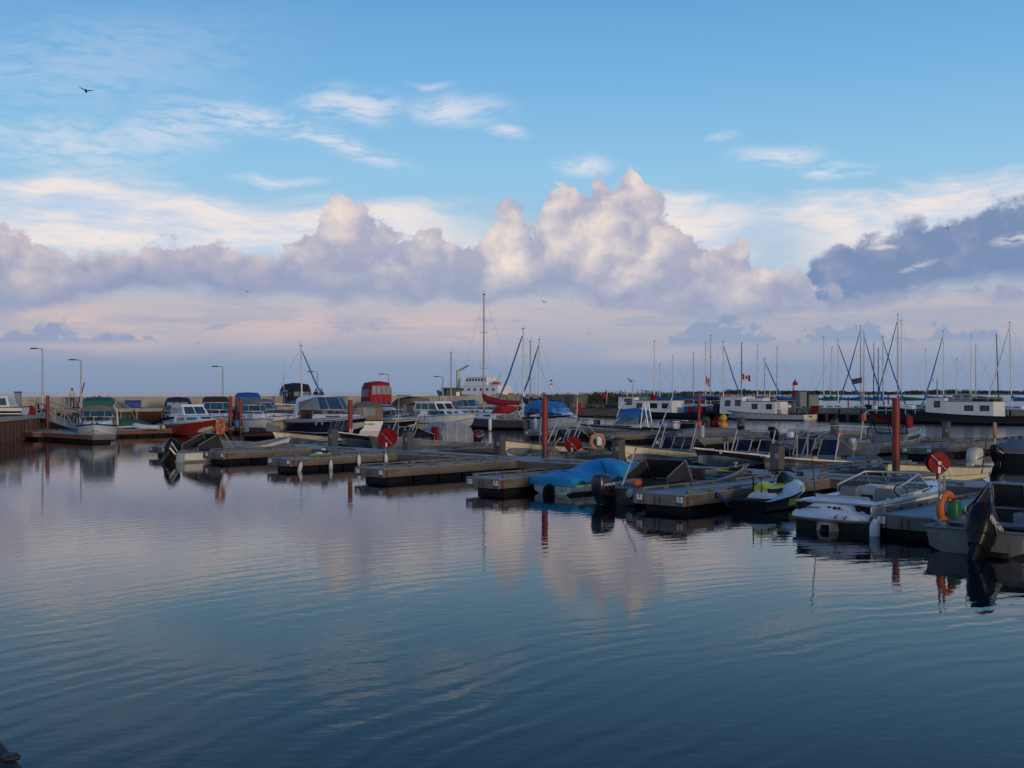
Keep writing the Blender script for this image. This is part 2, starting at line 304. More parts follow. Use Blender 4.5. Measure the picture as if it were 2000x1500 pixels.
# ------------------------------------------------------------------ mesh helpers
class MB:
    def __init__(s): s.v, s.f, s.mi = [], [], []; s.cur = 0
    def add(s, vs, fs):
        o = len(s.v); s.v += [tuple(p) for p in vs]; s.f += [tuple(i + o for i in f) for f in fs]; s.mi += [s.cur] * len(fs); return s
    def box(s, x0, x1, y0, y1, z0, z1):
        return s.add([(x0, y0, z0), (x1, y0, z0), (x1, y1, z0), (x0, y1, z0), (x0, y0, z1), (x1, y0, z1), (x1, y1, z1), (x0, y1, z1)],
                     [(0, 3, 2, 1), (4, 5, 6, 7), (0, 1, 5, 4), (1, 2, 6, 5), (2, 3, 7, 6), (3, 0, 4, 7)])
    def tube(s, pts, r, n=6, cap=True):
        pts = [Vector(p) for p in pts]; rs = r if isinstance(r, (list, tuple)) else [r] * len(pts); rings = []
        for i, p in enumerate(pts):
            d = (pts[min(i + 1, len(pts) - 1)] - pts[max(i - 1, 0)])
            d = d.normalized() if d.length > 1e-9 else Vector((0, 0, 1))
            a = d.cross(Vector((0, 0, 1)))
            if a.length < .05: a = d.cross(Vector((0, 1, 0)))
            a.normalize(); b = d.cross(a)
            rings.append([p + (a * math.cos(2 * math.pi * k / n) + b * math.sin(2 * math.pi * k / n)) * rs[i] for k in range(n)])
        return s.loft(rings, True, cap)
    def loft(s, rings, closed=True, cap=True):
        n = len(rings[0]); vs = [p for r in rings for p in r]; fs = []
        for i in range(len(rings) - 1):
            for k in range(n if closed else n - 1):
                q = (k + 1) % n; fs.append((i * n + k, i * n + q, (i + 1) * n + q, (i + 1) * n + k))
        if cap and closed: fs += [tuple(range(n - 1, -1, -1)), tuple((len(rings) - 1) * n + k for k in range(n))]
        return s.add(vs, fs)
    def prism(s, poly, axis, a, b):                        # polygon in the other two axes, extruded from a to b
        def P(p, t): return {'x': (t, p[0], p[1]), 'y': (p[0], t, p[1]), 'z': (p[0], p[1], t)}[axis]
        return s.loft([[P(p, a) for p in poly], [P(p, b) for p in poly]])
    def lathe(s, prof, n=12, c=(0, 0, 0), axis='z'):
        rings = []
        for r, h in prof:
            ring = []
            for k in range(n):
                a = 2 * math.pi * k / n; q = (r * math.cos(a), r * math.sin(a), h)
                if axis == 'x': q = (h, q[0], q[1])
                if axis == 'y': q = (q[0], h, q[1])
                ring.append((q[0] + c[0], q[1] + c[1], q[2] + c[2]))
            rings.append(ring)
        return s.loft(rings)
    def torus(s, c, R_, r, axis='y', n=20, m=8):
        rings = []
        for i in range(n):
            a = 2 * math.pi * i / n; ring = []
            for k in range(m):
                b = 2 * math.pi * k / m; d = R_ + r * math.cos(b); q = (d * math.cos(a), r * math.sin(b), d * math.sin(a))
                if axis == 'z': q = (q[0], q[2], q[1])
                if axis == 'x': q = (q[1], q[0], q[2])
                ring.append((q[0] + c[0], q[1] + c[1], q[2] + c[2]))
            rings.append(ring)
        rings.append(rings[0]); return s.loft(rings, True, False)
    def rbox(s, c, d, r=.3, n=3):                          # rounded box (superellipse rings), c centre, d sizes
        rings = []; e = 2. / (2 + 6 * (1 - r)); zs = [-1, -.92, -.6, 0, .6, .92, 1]
        for z in zs:
            k = max(0., 1 - abs(z) ** 5) ** .35 if abs(z) < 1 else .55
            k = .55 + .45 * k; ring = []
            for i in range(16):
                a = 2 * math.pi * i / 16; ca, sa = math.cos(a), math.sin(a)
                ring.append((c[0] + d[0] / 2 * k * math.copysign(abs(ca) ** e, ca), c[1] + d[1] / 2 * k * math.copysign(abs(sa) ** e, sa), c[2] + d[2] / 2 * z))
            rings.append(ring)
        return s.loft(rings)
    def xf(s, M, i0=0): s.v[i0:] = [tuple(M @ Vector(p)) for p in s.v[i0:]]; return s
    def build(s, name, m, parent=None, loc=None, rz=None, smooth=None, bevel=0., kind=None):
        me = bpy.data.meshes.new(name); me.from_pydata(s.v, [], s.f); me.validate()
        for q in (m if isinstance(m, (list, tuple)) else [m]): me.materials.append(q)
        if len(me.materials) > 1 and len(me.polygons) == len(s.mi): me.polygons.foreach_set('material_index', s.mi)
        bm = bmesh.new(); bm.from_mesh(me); bmesh.ops.recalc_face_normals(bm, faces=bm.faces)
        if bevel: bmesh.ops.bevel(bm, geom=list(bm.edges), offset=bevel, segments=1, affect='EDGES', profile=.5)
        bm.to_mesh(me); bm.free()
        if smooth is not None:
            me.polygons.foreach_set('use_smooth', [True] * len(me.polygons)); me.set_sharp_from_angle(angle=R(smooth))
        o = bpy.data.objects.new(name, me); COL.objects.link(o); o.parent = parent
        if loc is not None: o.location = loc
        if rz is not None: o.rotation_euler = (0, 0, rz)
        if kind: o['kind'] = kind
        return o
def thing(name, label, cat, loc=(0, 0, 0), rz=0., group=None):
    o = bpy.data.objects.new(name, None); COL.objects.link(o); o.location = loc; o.rotation_euler = (0, 0, rz); o.empty_display_size = .3
    return tag(o, label, cat, group)
def tag(o, label, cat, group=None):
    o['label'] = label; o['category'] = cat
    if group: o['group'] = group
    return o
def struct(o): o['kind'] = 'structure'; return o
def share(name, src, parent, loc, rz=0.):                  # another piece with the same mesh
    o = bpy.data.objects.new(name, src.data); COL.objects.link(o); o.parent = parent; o.location = loc; o.rotation_euler = (0, 0, rz); return o
def text(name, body, size, m, parent, M, depth=.004, align='CENTER'):
    cu = bpy.data.curves.new(name, 'FONT'); cu.body = body; cu.size = size; cu.extrude = depth; cu.align_x = align; cu.align_y = 'CENTER'
    t = bpy.data.objects.new(name + '_tmp', cu); COL.objects.link(t)
    me = bpy.data.meshes.new_from_object(t.evaluated_get(bpy.context.evaluated_depsgraph_get()))
    bpy.data.objects.remove(t); bpy.data.curves.remove(cu)
    me.materials.clear(); me.materials.append(m); me.name = name
    o = bpy.data.objects.new(name, me); COL.objects.link(o); o.parent = parent; o.matrix_local = M; return o
def face_mat(origin, right, up):                           # text plane from its right and up directions
    r = Vector(right).normalized(); n = r.cross(Vector(up)).normalized(); p = n.cross(r)
    return Matrix(((r.x, p.x, n.x, origin[0]), (r.y, p.y, n.y, origin[1]), (r.z, p.z, n.z, origin[2]), (0, 0, 0, 1)))
# ------------------------------------------------------------------ harbour frame: s along the fingers, t along the walkway
UX, UY = .6905, .7233; TH = math.atan2(UY, UX)
def D(s, t, z=0.): return (s * UX - t * UY, s * UY + t * UX, z)
def WP(px, py, z=0.):                                      # where a level at height z is seen on that row
    Y = F_PX * (CAM_H - z) / (py - HOR); return ((px - 1000) / F_PX * Y, Y, z)
def AT(px, Y, z=0.): return ((px - 1000) / F_PX * Y, Y, z)
def t_at(px, s):                                           # t on the line s that lies in that viewing direction
    k = (px - 1000) / F_PX; return (s * UX - k * s * UY) / (UY + k * UX)
# ------------------------------------------------------------------ water
def water_mat():
    m = bpy.data.materials.new('lake_water'); m.use_nodes = True; nt = m.node_tree; nt.nodes.clear()
    o = nt.nodes.new('ShaderNodeOutputMaterial'); b = nt.nodes.new('ShaderNodeBsdfPrincipled'); nt.links.new(b.outputs[0], o.inputs[0])
    b.inputs['Base Color'].default_value = (.002, .007, .014, 1); b.inputs['Roughness'].default_value = .03; b.inputs['IOR'].default_value = 1.333
    b.inputs['Specular IOR Level'].default_value = .20
    g = nt.nodes.new('ShaderNodeNewGeometry'); sp = nt.nodes.new('ShaderNodeSeparateXYZ'); nt.links.new(g.outputs['Position'], sp.inputs[0])
    x, y = S(nt, sp.outputs[0]), S(nt, sp.outputs[1]); P = g.outputs['Position']
    calm = nnoise(nt, P, .07, 2, .5).sm(.35, .65, .35, 1.)
    w1 = nnoise(nt, nvec(nt, x * .45, y * 1.0), 3.0, 3, .55)         # small wind ripples
    w0 = nnoise(nt, nvec(nt, x * .25 + y * .10, y * .8), .7, 2, .5)  # slow swell
    near = y.sm(46., 10., .10, 1.)
    rad = ((x + 24.) * (x + 24.) + (y - 34.) * (y - 34.)).m('SQRT') + nnoise(nt, P, .22, 2, .5) * 1.6
    wk = (rad * 9.).m('SINE') * nnoise(nt, P, .16, 2, .5).sm(.40, .62)
    rad2 = ((x - 12.) * (x - 12.) + (y - 2.5) * (y - 2.5)).m('SQRT') + nnoise(nt, P, .35, 3, .5) * 1.1
    wk2 = ((rad2 * 12.5).m('SINE') + (rad2 * 20.3).m('SINE') * .35) * nnoise(nt, nvec(nt, x + 40., y + 9.), .13, 2, .5).sm(.30, .58, .25, 1.)
    w3 = nnoise(nt, nvec(nt, x * .8 + y * .5, y * 1.1 - x * .5), 5.5, 2, .5)
    nt.links.new(y.sm(70., 112., .03, .17).k, b.inputs['Roughness'])   # unresolved wavelets far out
    windy = y.sm(72., 112., 1., 3.5)                                 # breeze reaches the open basin beyond the pontoons
    hgt = w1 * calm * windy * .0021 + w0 * .0010 + w3 * .0011 + wk * near * .0005 + wk2 * near * .0008
    bp = nt.nodes.new('ShaderNodeBump'); bp.inputs['Distance'].default_value = 1.0; bp.inputs['Strength'].default_value = 1.0
    nt.links.new(hgt.k, bp.inputs['Height']); nt.links.new(bp.outputs[0], b.inputs['Normal'])
    return m
struct(MB().add([(-9000, -60, 0), (9000, -60, 0), (9000, 15000, 0), (-9000, 15000, 0)], [(0, 1, 2, 3)]).build('water', water_mat()))
struct(MB().add([(-9000, -60, -6), (9000, -60, -6), (9000, 15000, -6), (-9000, 15000, -6)], [(0, 1, 2, 3)]).build('lake_bed', mat('lake_mud', (.05, .045, .035), .9)))
# ------------------------------------------------------------------ floating docks
PLANK = {}
def plank_mesh(w, ln, parent):
    k = (round(w, 3), round(ln, 2))
    if k not in PLANK:
        o = MB().box(-w / 2, w / 2, 0, ln, 0, .04).build('deck_plank', DWOOD, parent, bevel=.004); PLANK[k] = o.data; return o
    o = bpy.data.objects.new('deck_plank', PLANK[k]); COL.objects.link(o); o.parent = parent; return o
FLOATM = {}
def dock(name, label, s0, s1, t0, t1, along='s', pick=False, pw=.145, tip=None, group=None, rails=(True, True), endwood=TIPW, side=BEAMW, cut=()):
    """pontoon: local x along its length, y across; tip = (left plate, right plate)"""
    L, W_ = (s1 - s0, t1 - t0) if along == 's' else (t1 - t0, s1 - s0)
    root = thing(name, label, 'dock', D(s0, t0) if along == 's' else D(s1, t0), TH + (0 if along == 's' else math.pi / 2), group)
    for y0, nm in ((0., 'side_beam'), (W_ - .07, 'side_beam')):
        MB().box(.08, L - .004, y0, y0 + .07, .20, .475).build(nm, side, root, bevel=.008)
    MB().box(0, .076, 0, W_, .19, .48).build('end_beam', endwood, root, bevel=.008)
    n = int(L / (pw + .012))
    if pick:
        for i in range(n):
            p = plank_mesh(pw, W_ + .02, root); p.location = (.02 + (i + .5) * (pw + .012), -.01, .482 + random.uniform(0, .006)); p.rotation_euler = (0, 0, random.uniform(-.006, .006))
    else:
        d = MB()
        for i in range(n): x = .02 + i * (pw + .012); h = random.uniform(0, .006); d.box(x, x + pw, -.01, W_ + .01, .482 + h, .522 + h)
        d.build('deck_planking', DWOOD, root, kind='stuff')
    # bull rails on blocks
    for q, on in enumerate(rails):
        if not on: continue
        y = .03 if q == 0 else W_ - .15
        x = .25
        while x < L - .6:
            ln = min(2.35, L - .1 - x)
            if not any(a < x + ln / 2 < b for a, b in cut):
                MB().box(x, x + ln, y, y + .11, .575, .63).build('bull_rail', RAILW, root, bevel=.01)
                for bx in (x + .12, x + ln / 2, x + ln - .12): MB().box(bx - .11, bx + .11, y + .01, y + .10, .524, .575).build('rail_block', RAILW, root)
            x += 2.45
    # black float tubs
    x = .42
    while x < L - .5:
        ln = min(1.15, L - .25 - x); k = (round(ln, 2), round(W_, 2))
        if k not in FLOATM:
            f = MB(); f.box(0, ln, .14, W_ - .14, -.35, .17)
            for j in range(4): xx = ln * (j + .5) / 4; f.box(xx - .04, xx + .04, .115, W_ - .115, -.35, .13)
            o = f.build('float_tub', FLOATP, root, bevel=.012); FLOATM[k] = o.data
        else: o = bpy.data.objects.new('float_tub', FLOATM[k]); COL.objects.link(o); o.parent = root
        o.location = (x, 0, 0); x += ln + .12
    if tip is not None:
        for fy in (.07, .13, .47, .57, .80, .87):
            MB().box(-.006, .0, W_ * fy - .025, W_ * fy + .025, .21, .45).build('rust_strip', RUST, root)
        for fy in (.0, 1.): MB().box(.10, .22, W_ * fy - (.006 if fy == 0 else -.0), W_ * fy + (.006 if fy else 0.), .22, .46).build('rust_strip', RUST, root)
        for y, num in ((W_ * .93 - .1, tip[0]), (.14, tip[1])):
            if num is None: continue
            p = MB().box(-.013, -.003, y - .10, y + .10, .30, .46).build('number_plate', VWHT, root)
            if num: text('number', num, .17, BLACKP, p, face_mat((-.014, y, .38), (0, -1, 0), (0, 0, 1)), .002)
    return root
NEARG = 'finger docks of the near pontoon'
near_f = [(24.9, 10.45, 12.1, ('3', None), True, 'finger dock numbered 3 beside the white bowrider'),
          (25.65, 17.95, 19.7, ('7', '5'), True, 'finger dock with plates 7 and 5 beside grey skiff'),
          (26.2, 25.6, 27.15, ('11', '9'), True, 'finger dock beside the blue tarpaulin covered boat'),
          (26.75, 32.1, 33.8, ('', ''), True, 'empty finger dock between the fenders dock and tarpaulin boat dock'),
          (28.0, 39.7, 41.4, ('', ''), False, 'finger dock with white fenders and lime green kayak'),
          (28.9, 46.3, 48.0, ('', ''), False, 'finger dock alongside the skiff with tilted black outboard'),
          (29.6, 53.0, 54.6, ('', ''), False, 'outermost finger dock behind the skiff with tilted outboard')]
for s0, t0, t1, tp, pk, lb in near_f: dock('finger_dock', lb, s0, 33.93, t0, t1, tip=tp, pick=pk, group=NEARG)
dock('walkway_dock', 'long floating walkway joining the near finger docks', 33.95, 36.2, 6.0, 57.5, 't', True, .17,
     rails=(False, True), cut=[(a - 6.4, b - 5.6) for _, a, b, *_ in near_f])
for t0, t1, lb in ((19.55, 20.95, 'finger dock behind walkway beside brown aluminium boat'), (26.0, 27.3, 'narrow finger dock between console skiff and black hulled boat'),
                   (32.5, 34.0, 'finger dock carrying a red hose reel and faded life ring'), (40.8, 42.3, 'finger dock beside the bare aluminium workboat'), (49.6, 50.9, 'finger dock beyond the black hulled skiff at walkway end')):
    dock('finger_dock', lb, 36.23, 44.2, t0, t1, group='finger docks behind the near walkway')
for s0, t0, t1, lb in ((55.9, 24.0, 25.6, 'second pontoon finger dock beside aluminium boat with tubular arch'), (55.5, 31.1, 32.7, 'second pontoon finger dock beside small blue seated boat'),
                       (54.0, 38.3, 39.9, 'second pontoon finger dock under grey covered inflatable'), (57.6, 45.8, 47.5, 'second pontoon finger dock below the black inflatable'), (60.2, 54.4, 56.2, 'last finger dock of the second pontoon near cabin boats')):
    dock('finger_dock', lb, s0, 64.97, t0, t1, tip=('', ''), group='finger docks of the second pontoon')
dock('walkway_dock', 'floating walkway of the second pontoon before fishing boats', 65.0, 67.4, 13.0, 58.0, 't', False, .2)
for t0, t1, lb in ((37.0, 38.5, 'short finger dock on far side of second pontoon'), (24.2, 25.6, 'short far side finger dock beyond the life ring')):
    dock('finger_dock', lb, 67.43, 75.0, t0, t1, group='far side fingers of the second pontoon')
dock('walkway_dock', 'brown timber walkway dock below the sheet pile quay', 34.0, 80.0, 79.0, 81.2, 's', False, .2, endwood=REDWD, side=REDWD, rails=(False, True))
dock('finger_dock', 'short brown finger dock by green canopied cruiser', 34.6, 36.2, 71.2, 78.95, 't', False, .16, side=REDWD, rails=(False, False))
# ------------------------------------------------------------------ posts and pilings
def post(px, s, label, top=1.42):
    r = thing('mooring_post', label, 'post', D(s, t_at(px, s)), TH, 'square timber posts along the pontoons')
    MB().box(-.2, .2, -.2, .2, .15, top).build('shaft', POSTW, r, bevel=.02)
    MB().box(-.215, .215, -.215, .215, top + .002, top + .05).build('cap', DGREY, r, bevel=.01)
    MB().box(-.22, -.203, -.17, -.02, .95, 1.12).build('reflector_plate', STEEL, r)
for px, s, lb in ((650, 36.45, 'square timber post before the black hulled skiff'), (797, 36.45, 'square timber post in front of bare aluminium workboat'), (976, 36.45, 'square timber post at bow of small cream skiff'),
                  (1208, 36.45, 'square timber post at bow of cream console skiff'), (1518, 36.45, 'square timber post at bow of brown aluminium boat'),
                  (1166, 67.7, 'far timber post beside cuddy boat with blue canvas'), (1378, 67.7, 'far timber post beside red pipe pile and inflatables'), (1447, 67.7, 'far timber post behind the small boat with blue seats'), (1630, 67.7, 'far timber post carrying a horizontal pipe'), (1848, 67.7, 'far timber post behind the bow of arched aluminium boat')):
    post(px, s, lb, 1.42 if s < 50 else 1.55)
PIPE = mat('piling_red_paint', (.27, .018, .013), .5, var=.25, scale=1.5, stretch=(2, 2, .4), dirt=((.10, .035, .02), .5))
def _pipe_mat():                                            # red paint with a dark weed and rust band near the water
    nt = PIPE.node_tree; b = nt.nodes['Principled BSDF']; src = b.inputs['Base Color'].links[0].from_socket
    tc = nt.nodes.new('ShaderNodeTexCoord'); sp = nt.nodes.new('ShaderNodeSeparateXYZ'); nt.links.new(tc.outputs['Object'], sp.inputs[0])
    n = nt.nodes.new('ShaderNodeTexNoise'); n.inputs['Scale'].default_value = 4
    f = (S(nt, sp.outputs[2]) + (S(nt, n.outputs['Fac']) - .5) * .5).sm(1.5, .7) * .92
    nt.links.new(nmix(nt, f, src, (.035, .022, .018, 1)), b.inputs['Base Color'])
_pipe_mat()
def piling(px, Y, label, top=3.12, r=.128):
    o = thing('steel_piling', label, 'piling', AT(px, Y), 0, 'red steel pipe pilings')
    MB().lathe([(r, -1.5), (r, top - .04)], 14).build('pipe', PIPE, o, smooth=40)
    MB().lathe([(r + .012, top - .038), (r + .012, top)], 14).build('cap', PIPE, o, smooth=40)
    MB().torus((0, 0, .56), r + .07, .035, 'z', 16, 6).build('guide_ring', STEEL, o, smooth=60)
for px, Y, top, lb in ((684, 62.0, 2.92, 'red pipe piling in front of the navy cruiser'), (1064, 47.0, 3.12, 'red pipe piling beside tarpaulin boat and hose reel'), (1750, 38.3, 3.16, 'thick red pipe piling behind the white bowrider'),
                       (93, 84., 3.1, 'red pipe piling in front of the quay gangway'), (194, 112., 3.0, 'red pipe piling behind the green canopied cruiser'), (450, 86., 3.05, 'red pipe piling beside orange life ring and red boat'), (470, 90., 2.85, 'dark red pipe piling behind white stern boat'),
                       (462, 104., 2.9, 'slim far red piling under blue flybridge canvas'), (743, 100., 3.0, 'red pipe piling below the red flybridge canvas'), (978, 116., 2.6, 'red pipe piling behind red boom sail cover'), (1034, 112., 2.6, 'red pipe piling left of the blue canopy boat'), (1365, 90., 3.3, 'red pipe piling behind the covered grey inflatable'),
                       (1657, 190., 2.6, 'far red channel pile left of fishing boat bow'), (1697, 175., 3.1, 'far red channel pile behind fishing boat bow'), (1735, 178., 2.9, 'far red channel pile behind thick red piling')):
    piling(px, Y, lb, top)
# ------------------------------------------------------------------ quay with sheet piles, parapet, lamps
def sheet_wall(name, p0, p1, top, label, m=PILER, cap=CONC, step=1.0, dep=.28, capd=.5, base=-2.):
    p0, p1 = Vector(p0[:2]), Vector(p1[:2]); d = p1 - p0; L = d.length; rz = math.atan2(d.y, d.x)
    r = thing(name, label, 'quay', (p0.x, p0.y, 0), rz)
    b = MB(); pts = []; n = max(2, int(L / step))
    for i in range(n + 1):
        x = L * i / n; q = L / n
        pts += [(x, 0), (x + .32 * q, 0), (x + .5 * q, dep), (x + .82 * q, dep)]
    pts = [p for p in pts if p[0] <= L]
    for i in range(len(pts) - 1):
        (x0, y0), (x1, y1) = pts[i], pts[i + 1]
        b.add([(x0, y0, base), (x1, y1, base), (x1, y1, top - .25), (x0, y0, top - .25)], [(0, 1, 2, 3)])
    b.build('sheet_piles', m, r)
    MB().box(-.1, L + .1, -.12, capd, top - .30, top).build('coping', cap, r, bevel=.03)
    return r, L
QL0, QL1 = (-31.2, 60.), (-35.2, 82.5)
q, L = sheet_wall('sheet_pile_quay', QL0, QL1, 1.68, 'rust brown sheet pile quay with parked boat beside gangway', capd=.45)
struct(MB().add([(-90, 60, 1.66), (-31.6, 60, 1.66), (-35.5, 82.6, 1.66), (-37.5, 90.5, 1.66), (-90, 40, 1.66)], [(0, 1, 2, 3, 4)]).build('quay_ground', CONCG))
struct(MB().add([(-90, 40.1, 1.664), (-37.5, 90.5, 1.664), (-37.5, 92.4, 1.664), (-130, 90.5, 1.664)], [(0, 1, 2, 3)]).build('quay_apron', CONCG))
sheet_wall('sheet_pile_corner', (-35.3, 82.7), (-37.4, 92.2), 1.66, 'short shaded sheet pile return wall at quay corner')
QB0 = Vector((-37.6, 92.3)); QB1 = QB0 + Vector((UX, UY)) * 56
sheet_wall('sheet_pile_quay', QB0, QB1, 1.95, 'long brown sheet pile quay behind the moored cruisers', step=1.2)
nrm = Vector((-UY, UX))
ax, bx = QB0 + nrm * .3, QB1 + nrm * .3
cx, dx = QB1 + nrm * 7.2, QB0 + nrm * 7.2 - Vector((UX, UY)) * 40
struct(MB().add([(ax.x, ax.y, 1.94), (bx.x, bx.y, 1.94), (cx.x, cx.y, 1.94), (dx.x, dx.y, 1.94)], [(0, 1, 2, 3)]).build('promenade', CONC))
# parapet of cast panels
p0 = QB0 + nrm * 7.0 - Vector((UX, UY)) * 20
par = thing('parapet_wall', 'long pale concrete parapet wall along the promenade', 'wall', (p0.x, p0.y, 1.93), TH)
pan = MB().box(.02, 5.98, 0, .4, 0, 1.0).build('wall_panel', CONC, par, bevel=.02)
for i in range(1, 13): share('wall_panel', pan, par, (i * 6., 0, random.uniform(-.006, .006)))
foot = MB().box(0, 77.9, -.25, .6, -.3, .12).build('footing', CONC, par)
bk = MB().box(0, 77.9, .45, 2.5, -2.5, .5).build('backing', CONCG, par)
def lamp(px, Y, top_py, label):
    h = CAM_H + (HOR - top_py) * Y / F_PX; z0 = 1.9
    o = thing('street_lamp', label, 'lamp', AT(px, Y, z0), 0, 'slim lamp posts along the promenade')
    MB().tube([(0, 0, 0), (0, 0, h - z0)], [.09, .055], 8).build('pole', STEEL, o, smooth=50)
    MB().tube([(0, 0, h - z0 - .05), (-.35, 0, h - z0 + .02), (-.7, 0, h - z0 + .03)], .035, 6).build('arm', STEEL, o)
    MB().rbox((-.75, 0, h - z0 + .02), (.62, .26, .10), .5).build('lamp_head', DGREY, o, smooth=50)
    MB().lathe([(.16, 0), (.16, .05), (.10, .08)], 8).build('base_flange', STEEL, o)
for px, Y, tp, lb in ((83, 96., 681, 'tallest lamp post above the quay gangway'), (158, 99., 703, 'lamp post behind the person at the railing'), (435, 110., 716, 'lamp post behind white cruiser with dark top'), (620, 118., 726, 'lamp post beside two people on promenade'),
                      (759, 126., 731, 'lamp post behind the red flybridge canvas'), (865, 132., 736, 'small lamp post left of green shed'), (1236, 215., 741, 'tiny far lamp post above breakwater bushes')): lamp(px, Y, tp, lb)
# gangways from the quay down to the timber dock
def gangway(a, b, label, w=1.3, h=1.05):
    a, b = Vector(a), Vector(b); d = b - a; L = math.hypot(d.x, d.y); dz = d.z
    g = thing('gangway', label, 'gangway', a, math.atan2(d.y, d.x), 'beige truss gangways to the timber dock')
    GW = mat('gangway_paint', (.42, .36, .26), .6, var=.12)
    P = lambda x, y, z: (x, y, z + dz * x / L)
    f = MB(); f.loft([[P(0, -w / 2, -.04), P(0, w / 2, -.04), P(0, w / 2, .02), P(0, -w / 2, .02)], [P(L, -w / 2, -.04), P(L, w / 2, -.04), P(L, w / 2, .02), P(L, -w / 2, .02)]]); f.build('walk_deck', STEEL, g)
    n = 5
    for sgn in (-1, 1):
        y = sgn * w / 2
        MB().tube([P(0, y, 0), P(L, y, 0)], .06, 6).build('bottom_chord', GW, g)
        MB().tube([P(.3, y, h), P(L - .3, y, h)], .07, 6).build('top_chord', GW, g)
        MB().tube([P(.1, y, h * .5), P(L - .1, y, h * .5)], .03, 6).build('mid_rail', GW, g)
        for i in range(n):
            x0, x1 = L * i / n, L * (i + 1) / n
            MB().tube([P(x0 + .05, y, 0 if i % 2 else h * .98), P(x1 - .05, y, h * .98 if i % 2 else 0)], .045, 6).build('brace', GW, g)
            MB().tube([P(x1 - .06, y, 0), P(x1 - .06, y, h)], .035, 6).build('upright', GW, g)
gangway(AT(70, 87, 1.75), AT(160, 84, .62), 'beige truss gangway beside red piling at quay corner')
gangway(AT(196, 104, 1.95), AT(252, 96, .62), 'second beige truss gangway behind green canopied cruiser')
# near left corner of the ledge underfoot
e0, e1 = Vector(WP(-14, 1430, 1.6)[:2]), Vector(WP(60, 1520, 1.6)[:2]); dd = (e1 - e0).normalized(); nn = Vector((dd.y, -dd.x))
led = thing('timber_ledge', 'timber ledge with black rubber edge at the water', 'ledge', (e0.x, e0.y, 0), math.atan2(dd.y, dd.x))
MB().box(-3, 6, -2.6, -.10, .9, 1.56).build('platform', mat('ledge_timber', (.06, .055, .035), .8, var=.3, bump=.4, stretch=(1, 5, 5)), led, bevel=.02)
MB().tube([(-3, -.05, 1.54), (6, -.05, 1.54)], .075, 10).build('rubber_edge', RUBB, led, smooth=60)
MB().box(.50, .56, -.06, .02, 1.60, 1.63).build('edge_cleat', DGREY, led, bevel=.01)
MB().box(-3, 6, -.35, -.16, -.6, .9).build('fascia', POSTW, led)
# ------------------------------------------------------------------ boat library (local x forward from the transom, y to port, z up from the water)
class Hull:
    def __init__(s, L, B, zs, zb, draft=.28, a=.45, p=2.2, e=2.2, rake=.5, cr=.86, zc=.10, stern=.94, flare=.12, trake=.05):
        s.__dict__.update(L=L, B=B, zs=zs, zb=zb, draft=draft, a=a, p=p, e=e, rake=rake, cr=cr, zc=zc, stern=stern, flare=flare, trake=trake)
    def hb(s, f):
        t = max(0., (f - s.a) / (1 - s.a)); q = max(0., (s.a - f) / s.a)
        return s.B / 2 * (1 - t ** s.p) * (1 - (1 - s.stern) * q ** 1.5)
    def zg(s, f): return s.zs + (s.zb - s.zs) * f ** s.e
    def S(s, f, w, off=0.):                                # outer skin: w 0 keel, .3 chine, 1 gunwale
        t = max(0., (f - s.a) / (1 - s.a)); hb = s.hb(f); zg = s.zg(f)
        yc = hb * s.cr * (1 - .35 * t ** 2); zc = s.zc + (zg * .55 - s.zc) * t ** 3; zk = -s.draft + (s.draft + s.zc * .5) * t ** 4
        if w <= .3: k = w / .3; y, z = yc * k, zk + (zc - zk) * k
        else:
            k = (w - .3) / .7; y = yc + (hb - yc) * (k + s.flare * math.sin(math.pi * k) * -1); z = zc + (zg - zc) * k
        x = f * s.L - s.rake * (1 - (z - zk) / max(.05, zg - zk)) * t ** 1.5 + s.trake * (1 - w) * max(0, 1 - f * 4) 
        return Vector((x, y + off, z))
    def gun(s, f, inset=0., dz=0.): return Vector((f * s.L - inset * .6 * max(0., (f - s.a) / (1 - s.a)) ** 2, max(0., s.hb(f) - inset), s.zg(f) + dz))
def rings(n, a=0., b=1.): return [a + (b - a) * (i / (n - 1)) for i in range(n)]
def skin(H, w0, w1, off=0., n=18, m=5, f0=0., f1=1., side=None):
    b = MB()
    for sg in ((1, -1) if side is None else (side,)):
        b.loft([[Vector((q.x, sg * (q.y + off), q.z)) for q in (H.S(f, w) for w in rings(m, w0, w1))] for f in rings(n, f0, f1)], False, False)
    return b
